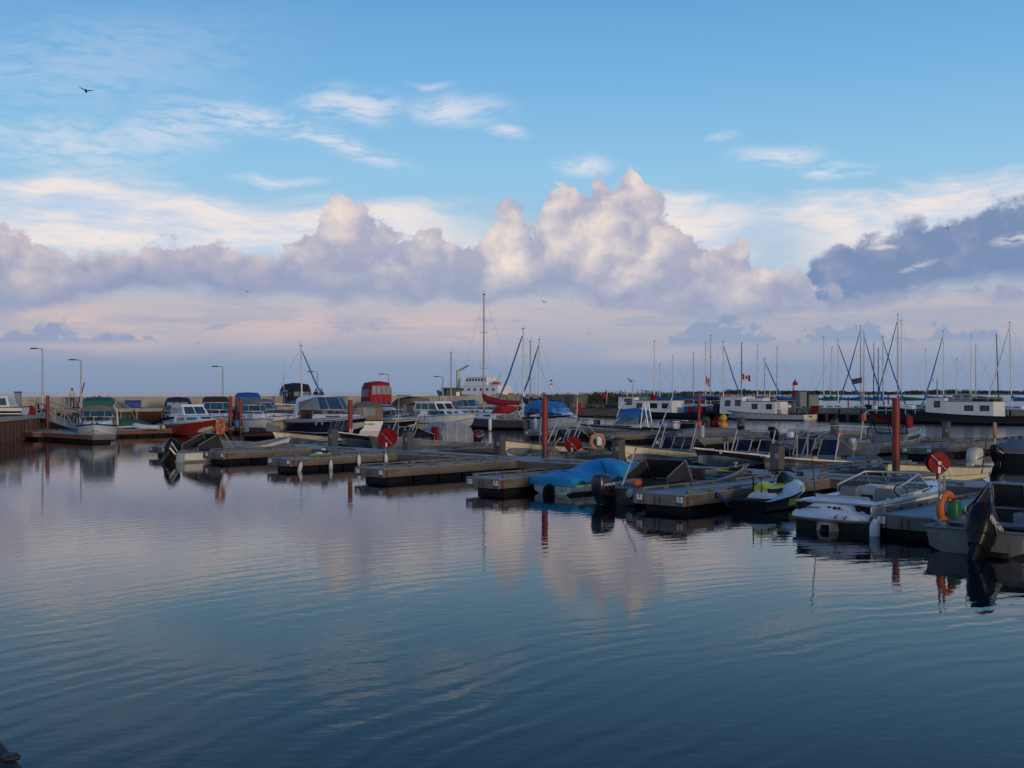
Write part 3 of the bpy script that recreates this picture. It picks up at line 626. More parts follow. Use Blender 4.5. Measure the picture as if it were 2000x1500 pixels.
def add_hull(root, H, m, rail=None, stripes=(), transom=None, open_=None, floor=.12, name='hull', iw=.07, rim=None):
    ws = [0, .15, .3, .5, .75, 1.]; b = MB()
    st = [[H.S(f, w) for w in ws] for f in rings(20)]
    for sg in (1, -1): b.loft([[Vector((q.x, sg * q.y, q.z)) for q in r] for r in st], False, False)
    t = st[0]
    if transom is None: b.add([(q.x, q.y, q.z) for q in t] + [(q.x, -q.y, q.z) for q in reversed(t)], [tuple(range(2 * len(t)))])
    h = b.build(name, m, root, smooth=35)
    if transom is not None: MB().add([(q.x, q.y, q.z) for q in t] + [(q.x, -q.y, q.z) for q in reversed(t)], [tuple(range(2 * len(t)))]).build('transom', transom, root)
    for w0, w1, sm, *nm in stripes: skin(H, w0, w1, .006 * max(1., H.L / 5.)).build(nm[0] if nm else 'stripe', sm, h, smooth=40)
    if rail:
        b = MB()
        for sg in (1, -1): b.tube([Vector((p.x, sg * (p.y + .012), p.z - .015)) for p in (H.gun(f) for f in rings(16))], .032, 6)
        b.tube([(0, H.hb(0), H.zs - .01), (0, -H.hb(0), H.zs - .01)], .032, 6)
        b.build('gunwale', rail, root, smooth=60)
    if open_:
        b = MB()
        for sg in (1, -1):
            rr = []
            for f in rings(16, .012, .97):
                g = H.gun(f); i = H.gun(f, iw); yf = max(.0, min(i.y, H.S(f, .3).y - .05)); zf = max(floor, H.S(f, .3).z + .03)
                rr.append([Vector((q.x, sg * q.y, q.z)) for q in (g, Vector((i.x, i.y, i.z)), Vector((i.x, i.y * .97, (i.z + zf) / 2)), Vector((i.x, yf, zf)), Vector((i.x, 0, zf)))])
            b.loft(rr, False, False)
        g = H.gun(.012, iw)
        b.add([(.06, g.y, g.z - .02), (.06, -g.y, g.z - .02), (.06, -g.y, floor), (.06, g.y, floor)], [(0, 1, 2, 3)])
        b.build('interior', open_, root, smooth=35)
        if rim:
            b = MB()
            for sg in (1, -1): b.loft([[Vector((q.x, sg * q.y, q.z + .006)) for q in (H.gun(f), H.gun(f, iw))] for f in rings(16, .0, .985)], False, False)
            b.build('coaming', rim, root, smooth=40)
    return h
def add_deck(root, H, f0, f1, m, camber=.06, dz=-.012, name='deck', n=12):
    rr = []
    for f in rings(n, f0, f1):
        g = H.gun(f, 0., dz); c = camber * g.y / (H.B / 2)
        rr.append([Vector((g.x, g.y * k, g.z + c * (1 - k * k))) for k in (1, .7, .35, 0, -.35, -.7, -1)])
    return MB().loft(rr, False, False).build(name, m, root, smooth=40)
def add_seat(root, x0, x1, hw, z, m, name='thwart', th=.05): return MB().box(x0, x1, -hw, hw, z - th, z).build(name, m, root, bevel=.01)
def quad_on(a, b, c, d, u0, u1, v0, v1, off=.006):         # a,b bottom edge, d,c top edge -> inset quad
    a, b, c, d = (Vector(q) for q in (a, b, c, d)); n = (b - a).cross(d - a).normalized() * off
    P = lambda u, v: (a * (1 - u) + b * u) * (1 - v) + (d * (1 - u) + c * u) * v + n
    return [P(u0, v0), P(u1, v0), P(u1, v1), P(u0, v1)]
def frustum(base, top): 
    n = len(base); fs = [(i, (i + 1) % n, n + (i + 1) % n, n + i) for i in range(n)] + [tuple(range(n, 2 * n))]
    return MB().add(list(base) + list(top), fs)
def house(root, base, top, m, name='cabin', windows=(), glass=GLASSD, frame=None, bevel=.0, roof=None, wname='window'):
    """base/top rings counter-clockwise from above; windows = (side, u0, u1, v0, v1)"""
    c = frustum(base, top).build(name, m, root, bevel=bevel); n = len(base)
    for sd, u0, u1, v0, v1, *mm in windows:
        a, b, cc, d = base[sd], base[(sd + 1) % n], top[(sd + 1) % n], top[sd]
        if frame:
            w = .05
            MB().add(quad_on(a, b, cc, d, u0 - .02, u1 + .02, v0 - .05, v1 + .05, .008), [(0, 1, 2, 3)]).build('window_frame', frame, c)
        MB().add(quad_on(a, b, cc, d, u0, u1, v0, v1, .014), [(0, 1, 2, 3)]).build(wname, mm[0] if mm else glass, c)
    if roof:
        ov, th, rm = roof; cen = sum((Vector(q) for q in top), Vector()) / n
        e = [Vector(q) + (Vector(q) - cen).normalized() * ov for q in top]
        MB().loft([[Vector((q.x, q.y, q.z + .003)) for q in e], [Vector((q.x, q.y, q.z + th)) for q in e]]).build('roof', rm, root, bevel=min(.02, th * .3))
    return c
def ring4(x0, x1, hw0, hw1, z, z1=None): return [(x0, -hw0, z), (x1, -hw1, z1 if z1 is not None else z), (x1, hw1, z1 if z1 is not None else z), (x0, hw0, z)]   # sides: 0 starboard, 1 front, 2 port, 3 back
def add_windscreen(root, xf, xb, z, h, hwf, hwb, lean=.5, m=SMOKE, fm=TUBE, r=.022, zb=None, panes=3, name='windscreen'):
    """wrap-round screen: base front at xf, side wings run aft to xb"""
    zb = z if zb is None else zb
    B_ = [(xb, -hwb, zb), (xf - .25 * hwf, -hwf, z), (xf, -hwf * .5, z), (xf, hwf * .5, z), (xf - .25 * hwf, hwf, z), (xb, hwb, zb)]
    T = [(xb - lean * .15, -hwb * .97, zb + h * .55), (xf - .25 * hwf - lean, -hwf * .9, z + h), (xf - lean, -hwf * .45, z + h), (xf - lean, hwf * .45, z + h), (xf - .25 * hwf - lean, hwf * .9, z + h), (xb - lean * .15, hwb * .97, zb + h * .55)]
    fr = MB(); fr.tube(T, r, 6); fr.tube(B_, r * .9, 6)
    for a, b in zip(B_, T): fr.tube([a, b], r * .8, 6)
    f = fr.build('windscreen_frame', fm, root, smooth=60)
    for i in range(5): MB().add([B_[i], B_[i + 1], T[i + 1], T[i]], [(0, 1, 2, 3)]).build('pane', m, f)
    return f
def add_canopy(root, st, m, name='canopy', windows=(), side=True, poles=None, endw=None):
    """st = list of (x, z_eave, z_top, half width)"""
    rr = []
    for x, ze, zt, hw in st:
        rr.append([(x, hw, ze), (x, hw * .97, ze + (zt - ze) * .62), (x, hw * .78, ze + (zt - ze) * .92), (x, 0, zt), (x, -hw * .78, ze + (zt - ze) * .92), (x, -hw * .97, ze + (zt - ze) * .62), (x, -hw, ze)])
    b = MB().loft(rr, False, False); n = 7
    for r in (rr[0], rr[-1]):
        if side: b.add(r, [tuple(range(n))])
    c = b.build(name, m, root, smooth=35)
    for i0, i1, sg, u0, u1, v0, v1, gm in windows:         # clear vinyl panels in the sides
        (x0, e0, t0, h0), (x1, e1, t1, h1) = st[i0], st[i1]
        a, bb = (x0, sg * h0, e0), (x1, sg * h1, e1); d, cc = (x0, sg * h0 * .97, e0 + (t0 - e0) * .62), (x1, sg * h1 * .97, e1 + (t1 - e1) * .62)
        q = quad_on(a, bb, cc, d, u0, u1, v0, v1, .012 if sg < 0 else -.012); MB().add(q, [(0, 1, 2, 3)]).build('clear_panel', gm, c)
    if endw:                                               # vinyl windows in the forward end: (material, count, v0, v1)
        gm, n_, v0, v1 = endw; x, ze, zt, hw = st[-1]; x += .015
        for k in range(n_):
            y0, y1 = -hw * .9 + 1.8 * hw * (k + .06) / n_, -hw * .9 + 1.8 * hw * (k + .94) / n_
            MB().add([(x, y0, ze + (zt - ze) * v0), (x, y1, ze + (zt - ze) * v0), (x, y1, ze + (zt - ze) * v1), (x, y0, ze + (zt - ze) * v1)], [(0, 1, 2, 3)]).build('clear_panel', gm, c)
    if poles:
        for x, ze, zt, hw in st[::max(1, len(st) - 1)]:
            for sg in (1, -1): MB().tube([(x, sg * hw, ze), (x + poles[1], sg * hw, poles[0])], .016, 6).build('canopy_pole', TUBE, root)
    return c
def add_rail(root, H, f0, f1, h, n=5, inset=.06, r=.014, name='bow_rail', join=True):
    for sg in (1, -1):
        pass
    b = MB(); fs = rings(n * 2, f0, f1); P = lambda f, sg, z: Vector((H.gun(f, inset).x, sg * H.gun(f, inset).y, H.gun(f).z + z))
    top = [P(f, 1, h) for f in fs] + ([P(f, -1, h) for f in reversed(fs)] if join else [])
    b.tube([P(f0, 1, 0)] + top + ([P(f0, -1, 0)] if join else []), r, 6)
    if not join: b.tube([P(f0, -1, 0)] + [P(f, -1, h) for f in fs], r, 6)
    for f in rings(n, f0, f1)[1:]:
        for sg in (1, -1): b.tube([P(f, sg, 0), P(f, sg, h)], r * .8, 5)
    return b.build(name, TUBE, root, smooth=60)
def add_outboard(root, x, y, z, k=1., col=BLACKP, tilt=0., decal=None, word=None, accent=None, leg=None):
    """outboard on the transom; x,z the clamp point; tilt in degrees raises the lower unit aft"""
    leg = leg or col
    def ring(zz, cx, lx, ly, n=14, ex=.62): return [(cx + lx * math.copysign(abs(math.cos(2 * math.pi * i / n)) ** ex, math.cos(2 * math.pi * i / n)), ly * math.copysign(abs(math.sin(2 * math.pi * i / n)) ** ex, math.sin(2 * math.pi * i / n)), zz) for i in range(n)]
    cow = MB().loft([ring(.02, -.30, .26, .17), ring(.10, -.31, .31, .21), ring(.30, -.33, .34, .225), ring(.48, -.36, .33, .215), ring(.58, -.39, .27, .18), ring(.62, -.42, .16, .11)]).build('outboard_motor', col, root, smooth=40)
    e = cow; e.location = (x, y, z); e.rotation_euler = (0, R(tilt), 0); e.scale = (k, k, k)
    MB().loft([ring(-.16, -.28, .20, .13), ring(.015, -.29, .27, .18)]).build('cowling_base', leg, e, smooth=40)
    MB().loft([ring(-.78, -.30, .11, .045), ring(-.5, -.29, .14, .07), ring(-.15, -.28, .18, .10)]).build('midsection', leg, e, smooth=40)
    MB().loft([ring(-.80, -.33, .24, .11, 12, .8), ring(-.782, -.33, .24, .11, 12, .8)]).build('cavitation_plate', leg, e)
    MB().lathe([(.01, -.62), (.06, -.52), (.075, -.34), (.06, -.16), (.01, -.06)], 10, (0, 0, -.98), 'x').build('gearcase', leg, e, smooth=50)
    MB().prism([(-.42, -.80), (-.20, -.80), (-.22, -1.18), (-.36, -1.22)], 'y', -.018, .018).build('skeg', leg, e)
    pr = MB()
    for q in range(3):
        i0 = len(pr.v); pr.box(-.62, -.60, .03, .17, -.06, .06); pr.xf(Matrix.Translation((0, 0, -.98)) @ Matrix.Rotation(q * 2.094, 4, 'X') @ Matrix.Translation((-.61, 0, 0)) @ Matrix.Rotation(.5, 4, 'Y') @ Matrix.Translation((.61, 0, 0)), i0)
    pr.build('propeller', leg, e)
    MB().box(-.14, .10, -.11, .11, -.38, .06).build('clamp_bracket', leg, e, bevel=.02)
    if decal:
        for sg in (1, -1): MB().add([(-.62, sg * .232, .34), (-.10, sg * .232, .20), (-.10, sg * .232, .235), (-.62, sg * .232, .385)], [(0, 1, 2, 3)]).build('decal_stripe', decal, cow)
    if accent:
        for sg in (1, -1): MB().add([(-.56, sg * .228, .10), (-.16, sg * .228, .04), (-.10, sg * .228, .10), (-.5, sg * .231, .17)], [(0, 1, 2, 3)]).build('accent_flash', accent, cow)
    if word:
        for sg in (1, -1): text('lettering', word[0], word[1], VWHT, cow, face_mat((-.36, sg * .242, word[2]), (-sg, 0, word[3] if len(word) > 3 else .05), (0, 0, 1)), .004)
    return e
def fender(px, s, z, label, ln=.55, r=.11, tilt=0., off=0., parent=None, pos=None, m=VWHT):
    o = thing('boat_fender', label, 'fender', pos or D(s, t_at(px, s) + off, z), TH, 'white vinyl fenders')
    MB().lathe([(.03, -ln / 2 - .04), (r * .7, -ln / 2), (r, -ln / 2 + .08), (r, ln / 2 - .1), (r * .6, ln / 2), (.03, ln / 2 + .06)], 12).build('body', m, o, smooth=50)
    MB().tube([(0, 0, ln / 2 + .04), (0, 0, ln / 2 + .34)], .012, 5).build('lanyard', ROPE, o)
    o.rotation_euler = (tilt, 0, TH); return o
def life_ring(loc, rz, label, m=ORNG, R_=.30, r=.085, stand=None, tilt=0.):
    o = thing('life_ring', label, 'life ring', loc, rz)
    MB().torus((0, 0, 0), R_, r, 'y', 28, 10).build('ring', m, o, smooth=80)
    for k in range(4):
        a = math.pi / 4 + k * math.pi / 2; i = MB(); n0 = 0
        i.torus((0, 0, 0), r * 1.06, .018, 'x', 14, 6); i.xf(Matrix.Rotation(-a, 4, 'Y') @ Matrix.Translation((R_, 0, 0)) @ Matrix.Rotation(math.pi / 2, 4, 'Z')); i.build('band', VWHT, o)
    o.rotation_euler = (tilt, 0, rz); return o
def reel(px, py, s, label, Rr=.42, z=1.12, rz=0., base=.52):
    o = thing('hose_reel', label, 'hose reel', D(s, t_at(px, s), 0), rz, 'red hose reels on the docks')
    MB().tube([(0, 0, base), (0, 0, z)], .05, 8).build('stand', REDP, o)
    for y in (-.13, .13): MB().lathe([(Rr * .98, -.012), (Rr, 0), (Rr * .98, .012)], 28, (0, y, z), 'y').build('flange', REDP, o, smooth=40)
    MB().lathe([(Rr * .72, -.11), (Rr * .72, .11)], 20, (0, 0, z), 'y').build('hose_coil', RUBB, o, smooth=40)
    MB().lathe([(.06, -.2), (.06, -.14)], 12, (0, 0, z), 'y').build('hub', STEEL, o)
    for a in range(4): 
        i = MB().box(.07, Rr - .03, -.156, -.144, -.012, .012); i.xf(Matrix.Translation((0, 0, z)) @ Matrix.Rotation(.75 + a * math.pi / 2, 4, 'Y')); i.build('spoke_rib', REDP, o)
    MB().tube([(-.26, -.17, z + .26), (0, -.19, z), (.30, -.18, z - .30), (.36, -.17, z - .52), (.15, -.17, base + .03)], .016, 6).build('hose', STEEL, o, smooth=60)
    MB().box(-.045, .045, -.175, -.16, z - Rr + .02, z - Rr + .22).build('tag_plate', VWHT, o)
    MB().box(-.2, .2, -.2, .2, base, base + .02).build('base_plate', STEEL, o)
    return o
def frame_screen(root, x, hw, z0, z1, lean, panes, m=SMOKE, fm=TUBE, side=None, r=.022, body=None, top=None):
    """upright workboat screen: tube frame, panes = list of (u0,u1), side wings aft"""
    xt = x - lean; P = lambda u, v: Vector((x - lean * v, hw * (1 - 2 * u), z0 + (z1 - z0) * v))
    fr = MB()
    for u in sorted({q for p in panes for q in p}): fr.tube([P(u, 0), P(u, 1)], r, 6)
    for a, b in panes: fr.tube([P(a, 0), P(b, 0)], r, 6); fr.tube([P(a, 1), P(b, 1)], r, 6)
    f = fr.build('screen_frame', fm, root, smooth=60)
    for a, b in panes: MB().add([P(a, 0), P(b, 0), P(b, 1), P(a, 1)], [(0, 1, 2, 3)]).build('screen_pane', m, f)
    if body: MB().prism([(x - .55, body[0]), (x + .02, body[0]), (x + .0, z0 - .03), (x - .5, z0 - .03)], 'y', -hw, hw).build('console', body[1], root, bevel=.02)
    if side:
        for sg in (1, -1):
            b = MB(); b.tube([(xt, sg * hw, z1), (x - side, sg * hw, z0 + (z1 - z0) * .25), (x - side, sg * hw, z0 - .25)], r * .9, 6); b.build('side_brace', fm, root, smooth=60)
            MB().add([(x, sg * hw, z0), (x - side, sg * hw, z0), (x - side, sg * hw, z0 + (z1 - z0) * .25), (xt, sg * hw, z1)], [(0, 1, 2, 3)]).build('side_screen', m, root)
    if top:
        for sg in (1, -1): MB().tube([(x + top[1], sg * hw, z0 - .4), (xt - top[0] * .15, sg * hw * 1.0, z1 + top[0])], r * 1.15, 6).build('arch_leg', fm, root)
        MB().tube([(xt - top[0] * .15, hw, z1 + top[0]), (xt - top[0] * .15, -hw, z1 + top[0])], r * 1.15, 6).build('arch_bar', fm, root)
    return f
def boat(name, label, s, t, rot=0., z=0., cat='boat', group=None): return thing(name, label, cat, D(s, t, z), TH + R(rot), group)
def boat_at(name, label, px, Y, rz, cat='boat', group=None): return thing(name, label, cat, AT(px, Y), rz, group)
NV = TH - math.pi / 2                                      # heading that points the bow along -v (towards camera right)

def s_at(px, t):
    k = (px - 1000) / F_PX; return t * (UY + k * UX) / (UX - k * UY)

def scribble(parent, o, right, wd, h, m=BLACKP, n=5, name='painted_script'):   # hand-painted script too small to read
    r = Vector(right).normalized(); o = Vector(o)
    MB().tube([o + r * (wd * (i / (8. * n) - .5)) + Vector((0, 0, h * (.5 * math.sin(i * 1.3) * (.6 + .4 * math.sin(i * .37))))) for i in range(8 * n + 1)], h * .11, 4).build(name, m, parent)
# ------------------------------------------------------------------ boats at the near pontoon, sterns outward
SK = 'open workboats around the near pontoon'
# -- workboat with big black outboard at the right edge
b = boat('workboat', 'cream workboat with large tilted black outboard beside dock 3', 23.35, 9.15, 0, cat='workboat', group=SK)
H = Hull(6.9, 2.2, .52, .95, cr=.9)
add_hull(b, H, mat('gelcoat_drab', (.20, .195, .18), .5, dirt=((.10, .09, .07), .5)), ALUG, [(.62, .68, ALUG), (.40, .44, ALUG)], open_=GREYB)
frame_screen(b, 3.1, .80, .72, 1.25, .12, [(.04, .48), (.52, .96)], DGREY, ALUG, side=.9, body=(.15, DGREY))
for sg in (1, -1): MB().add([(3.1, sg * .95, .62), (1.5, sg * .97, .60), (2.25, sg * .86, .92), (2.98, sg * .82, 1.28)], [(0, 1, 2, 3)]).build('side_shield', DGREY, b)
add_seat(b, 1.0, 1.5, .95, .55, GREYB); MB().box(1.9, 2.5, -.8, -.1, .14, .72).build('console_box', GREYB, b, bevel=.03)
MB().lathe([(.22, .14), (.26, .55), (.27, .56), (.2, .57)], 14, (.55, -.72, 0)).build('bait_tub', RUBB, b, smooth=40)
add_outboard(b, -.02, -.22, .10, 1.16, BLACKP, 42, decal=STEEL, word=('MERCURY', .15, .33, .26), accent=None)
MB().box(-.32, 0, -.72, -.25, .02, .10).build('trim_step', RUBB, b, bevel=.02)
# -- white bowrider
b = boat('bowrider', 'white and black bowrider with wraparound windscreen beside dock 3', 25.15, 13.25, 0, z=-.05, cat='motorboat')
H = Hull(5.9, 2.1, .72, .92, draft=.3, a=.5, p=2.4, cr=.92, zc=.06, e=1.6)
add_hull(b, H, BLACKP, STEEL, [(.62, .997, WHITE, 'topside')], open_=SEAT, floor=.25, iw=.26, rim=WHITE)
tr = MB(); sec = [(-.30, .28), (-.40, .36), (-.36, .44), (-.14, .50), (.0, .72), (.10, .78), (.42, .80), (.42, .28)]
tr.loft([[(x + (.22 * abs(y) ** 3 if x < .4 else 0), y * .99, z - (.05 * abs(y) ** 4 if z > .6 else 0)) for x, z in sec] for y in (-1.02, -.94, -.8, -.5, 0, .5, .8, .94, 1.02)])
tr.build('swim_platform', WHITE, b, smooth=50)
MB().box(-.04, .004, -.97, .97, -.1, .29).build('transom_lower', BLACKP, b)
for y in (-.72, .72): MB().lathe([(.085, -.014), (.085, .014)], 16, (-.085, y, .63), 'x').build('transom_speaker', RUBB, b)
for y0, y1, z in ((-.55, -.2, .475), (.3, .62, .58), (-.3, -.05, .57)): MB().box(-.14 if z < .5 else -.10, -.05, y0, y1, z, z + .014).build('trim_line', DGREY, b)
for y in (-.28, -.52): MB().tube([(-.44, y, .40), (-.30, y, .44)], .028, 8).build('exhaust_tip', STEEL, b)
for y0, y1 in ((.0, .10), (-.04, -.14), (-.17, -.24)): MB().add([(-.085, y0, .585), (-.085, y1, .585), (-.058, y1, .63), (-.058, y0, .63)], [(0, 1, 2, 3)]).build('emblem', DGREY, b)
MB().loft([[(-.05, -.22 , .02), (-.05, .42, .02), (-.05, .38, .30), (-.05, -.18, .30)], [(-.34, -.1, -.1), (-.34, .16, -.1), (-.30, .14, .26), (-.30, -.08, .26)]]).build('drive_housing', BEIGE, b, bevel=.02)
MB().loft([[(-.3, -.08, -.4), (-.3, .14, -.4), (-.3, .14, .22), (-.3, -.08, .22)], [(-.62, -.03, -.4), (-.62, .09, -.4), (-.5, .1, .05), (-.5, -.04, .05)]]).build('outdrive', RUBB, b, bevel=.02)
for x0, x1, y0, y1, z0, z1, m, nm in ((.45, .95, -.72, .72, .26, .62, SEAT, 'rear_bench'), (.42, .56, -.72, .72, .62, .86, SEAT, 'bench_back'), (1.75, 2.3, .22, .72, .26, .58, SEAT, 'helm_seat'), (1.72, 1.86, .22, .72, .58, .98, SEATG, 'helm_seat_back'), (1.75, 2.3, -.72, -.22, .26, .58, SEAT, 'companion_seat'), (1.72, 1.86, -.72, -.22, .58, .98, SEATG, 'companion_seat_back')):
    MB().box(x0, x1, y0, y1, z0, z1).build(nm, m, b, bevel=.05)
for y0, y1 in ((.2, .82), (-.82, -.2)): MB().prism([(2.75, .26), (3.25, .26), (3.25, .86), (2.95, .93), (2.75, .80)], 'y', y0, y1).build('console', SEAT, b, bevel=.03)
i = MB().torus((0, 0, 0), .17, .018, 'x', 20, 6); i.xf(Matrix.Translation((2.66, -.5, .86)) @ Matrix.Rotation(-.4, 4, 'Y')); i.build('steering_wheel', RUBB, b, smooth=60)
MB().box(2.735, 2.755, .3, .62, .60, .70).build('stereo', DGREY, b)
add_windscreen(b, 3.9, 1.9, .90, .38, .82, .84, .5, CLEAR, TUBE, .024, zb=.80)
dk = add_deck(b, H, .80, .985, WHITE, .05, .0, 'bow_deck')
MB().tube([(.18, .55, .80), (.05, .60, 2.0)], .012, 6).build('stern_light_pole', DGREY, b)
for y in (-.95, .95): MB().box(.9, 1.05, y - .03, y + .03, .78, .82).build('deck_cleat', STEEL, b, bevel=.008)
# -- jet ski
b = boat('jet_ski', 'white black and acid yellow jet ski tied beside dock 5', 27.35, 16.95, 4, cat='jet ski')
H = Hull(3.25, 1.2, .30, .55, draft=.15, a=.45, p=2.0, e=1.5, rake=.35, cr=.9, zc=.04)
h = add_hull(b, H, BLACKP, RUBB)
skin(H, .45, .92, .008, 10, 3, .40, .80).build('side_panel', ACID, h, smooth=40)
for sg in (1, -1): text('lettering', 'SEA-DOO', .13, BLACKP, h, face_mat((1.95, sg * .605, .25), (-sg, 0, 0), (0, 0, 1)), .01)
def loftx(st, m, name, sm=40):                              # stations (x, z_low, z_top, half low, half top)
    return MB().loft([[(x, -a, z0), (x, -c, (z0 * .35 + z1 * .65)), (x, -c * .55, z1), (x, c * .55, z1), (x, c, (z0 * .35 + z1 * .65)), (x, a, z0)] for x, z0, z1, a, c in st]).build(name, m, b, smooth=sm)
loftx([(.0, .27, .31, .54, .50), (.5, .28, .34, .57, .5), (1.3, .30, .42, .58, .42), (2.0, .36, .68, .58, .46), (2.6, .44, .76, .46, .38), (3.0, .50, .70, .28, .22), (3.2, .52, .58, .06, .04)], WHITE, 'top_deck')
loftx([(.05, .31, .335, .42, .40), (.55, .33, .36, .44, .40)], RUBB, 'rear_mat')
loftx([(.42, .33, .50, .30, .22), (.75, .35, .62, .32, .24), (1.15, .38, .60, .30, .22)], WHITE, 'engine_hump')
loftx([(.62, .55, .74, .22, .16), (.95, .55, .80, .24, .17), (1.3, .52, .70, .23, .16), (1.75, .52, .66, .20, .15), (2.0, .55, .72, .16, .12)], ACID, 'seat')
loftx([(.70, .50, .66, .27, .24), (1.3, .48, .60, .28, .24), (1.9, .50, .60, .24, .2)], RUBB, 'seat_base')
loftx([(1.9, .60, .90, .13, .10), (2.1, .62, 1.0, .16, .12), (2.35, .66, .92, .18, .13), (2.7, .70, .80, .14, .10)], BLACKP, 'steering_cowl')
MB().tube([(2.0, -.42, 1.02), (2.1, -.2, 1.06), (2.12, 0, 1.05), (2.1, .2, 1.06), (2.0, .42, 1.02)], .025, 6).build('handlebar', RUBB, b, smooth=60)
for sg in (1, -1):
    MB().rbox((2.38, sg * .40, .96), (.16, .20, .13), .5).build('mirror', BLACKP, b, smooth=50)
    MB().box(2.28, 2.295, sg * .40 - .07, sg * .40 + .07, .92, 1.0).build('mirror_glass', GLASSB, b)
    MB().add([(2.2, sg * .50, .48), (2.75, sg * .41, .54), (2.7, sg * .385, .62), (2.35, sg * .45, .60)], [(0, 1, 2, 3)]).build('yellow_flash', ACID, b)
MB().tube([(.50, -.13, .5), (.48, -.12, .95), (.48, .12, .95), (.50, .13, .5)], .022, 6).build('ski_pylon', BLACKP, b, smooth=60)
MB().tube([(.12, .35, .32), (-.05, .7, .25), (.1, 1.05, .5)], .014, 5).build('mooring_line', ROPEB, b)
# -- grey skiff with Evinrude
b = boat('aluminium_skiff', 'dark grey aluminium skiff with folded screen beside dock 7', 26.75, 20.95, 0, cat='skiff', group=SK)
H = Hull(7.0, 1.95, .46, .88, cr=.86, a=.35, p=2.0, rake=.7)
add_hull(b, H, ALUG, ALUG, [(.93, .99, BROWNH)], open_=mat('skiff_lining', (.10, .095, .09), .7, var=.2, dirt=((.05, .045, .04), .6)))
frame_screen(b, 2.5, .78, .62, 1.24, .35, [(.0, 1.)], DGREY, ALUG, side=1.3, body=(.14, DGREY))
for x in (3.4, 4.6): add_seat(b, x, x + .32, .85, .52, GREYB)
add_seat(b, .4, .75, .85, .45, GREYB)
MB().box(3.9, 4.05, -.25, .2, .40, .86).build('chair_back', mat('chair_maroon', (.06, .022, .03), .7), b, bevel=.03); MB().box(3.9, 4.35, -.27, .22, .45, .52).build('chair_seat', mat('chair_maroon', (.06, .022, .03), .7), b, bevel=.02)
for x, y, m in ((5.0, .3, GREENP), (5.1, -.25, mat('crate_blue', (.03, .06, .16), .6))): MB().box(x, x + .45, y - .2, y + .2, .2, .60).build('tackle_crate', m, b, bevel=.02)
MB().tube([(5.6, .4, .72), (5.9, -.1, .66), (5.7, -.5, .72), (6.4, -.2, .84)], .022, 6).build('bow_rope', mat('rope_yellow', (.40, .36, .05), .8), b)
MB().lathe([(.02, -.17), (.10, -.13), (.14, 0), (.10, .13), (.02, .17)], 14, (.85, .1, .56), 'x').build('float_buoy', ORNG, b, smooth=60)
MB().tube([(.35, .3, .5), (1.15, .42, 1.5)], .025, 6).build('gaff_pole', TUBE, b); MB().tube([(1.15, .42, 1.5), (1.2, .40, 1.62), (1.12, .36, 1.58)], .02, 5).build('gaff_hook', BLACKP, b)
MB().lathe([(.06, 0), (.08, .03), (.03, .05), (.03, .12), (.08, .15), (.08, .19)], 10, (6.2, 0, .78)).build('bow_bitt', STEEL, b, smooth=40)
EVI = mat('cowling_midnight', (.012, .016, .034), .3, var=.15)
add_outboard(b, -.05, .42, .16, 1.15, EVI, 4, word=('EVINRUDE', .095, .36, .12), accent=REDP)
MB().lathe([(.02, -.03), (.12, -.02), (.14, .05), (.12, .12), (.02, .13)], 12, (-.12, -.35, .34), 'x').build('fuel_can', TUBE, b, smooth=50)
MB().box(-.4, -.02, -.75, -.3, .02, .20).build('trim_tab', DGREY, b, bevel=.02)
# -- blue tarpaulin boat
b = boat('runabout', 'white runabout with teal stripe under bright blue tarpaulin', 27.65, 24.6, 0, cat='motorboat')
H = Hull(5.25, 1.85, .52, .72, a=.42, p=2.2, cr=.9)
TEAL = mat('gelcoat_teal', (.02, .13, .12), .3)
add_hull(b, H, OFFW, STEEL, [(.66, .99, TEAL)])
rr = []
rnd = random.Random(3)
for i in range(29):
    f = -.015 + i / 28 * 1.03; x = f * H.L; ff = min(max(f, 0), 1); hw = max(.10, H.hb(ff) + .05) * (1 if f < .98 else .5)
    pk = .12 + .36 * math.exp(-abs((x - 2.75) / .95) ** 3) + .10 * math.exp(-((x - 1.4) / 1.0) ** 2) + .06 * math.exp(-((x - 4.2) / .6) ** 2)
    ed = H.zg(ff) - .10 - .06 * math.sin(i * 1.9) + (-.12 if f < .05 else 0); top = H.zg(ff) + pk * (1 if f > .03 else .55)
    wr = lambda a=.018: rnd.uniform(-a, a)
    ring = [(x + wr(), hw + .01 + wr(), ed), (x, hw + .012 + wr(.008), H.zg(ff) + .01 + wr(.012)), (x + wr(), hw * .93, H.zg(ff) + pk * .18 + wr()), (x, hw * .72 + wr(), H.zg(ff) + pk * .52 + wr(.03)), (x, hw * .38, top - pk * .12 + wr(.025)), (x, 0, top + wr(.012))]
    rr.append(ring + [(q[0], -q[1], q[2] + wr(.012)) for q in reversed(ring[:-1])])
tb = MB().loft(rr, False, False); tb.add(rr[0], [tuple(range(11))])
tp = tb.build('tarpaulin', mat('tarpaulin_blue', (.010, .27, .56), .6, var=.2, scale=3, bump=.5), b, smooth=65)
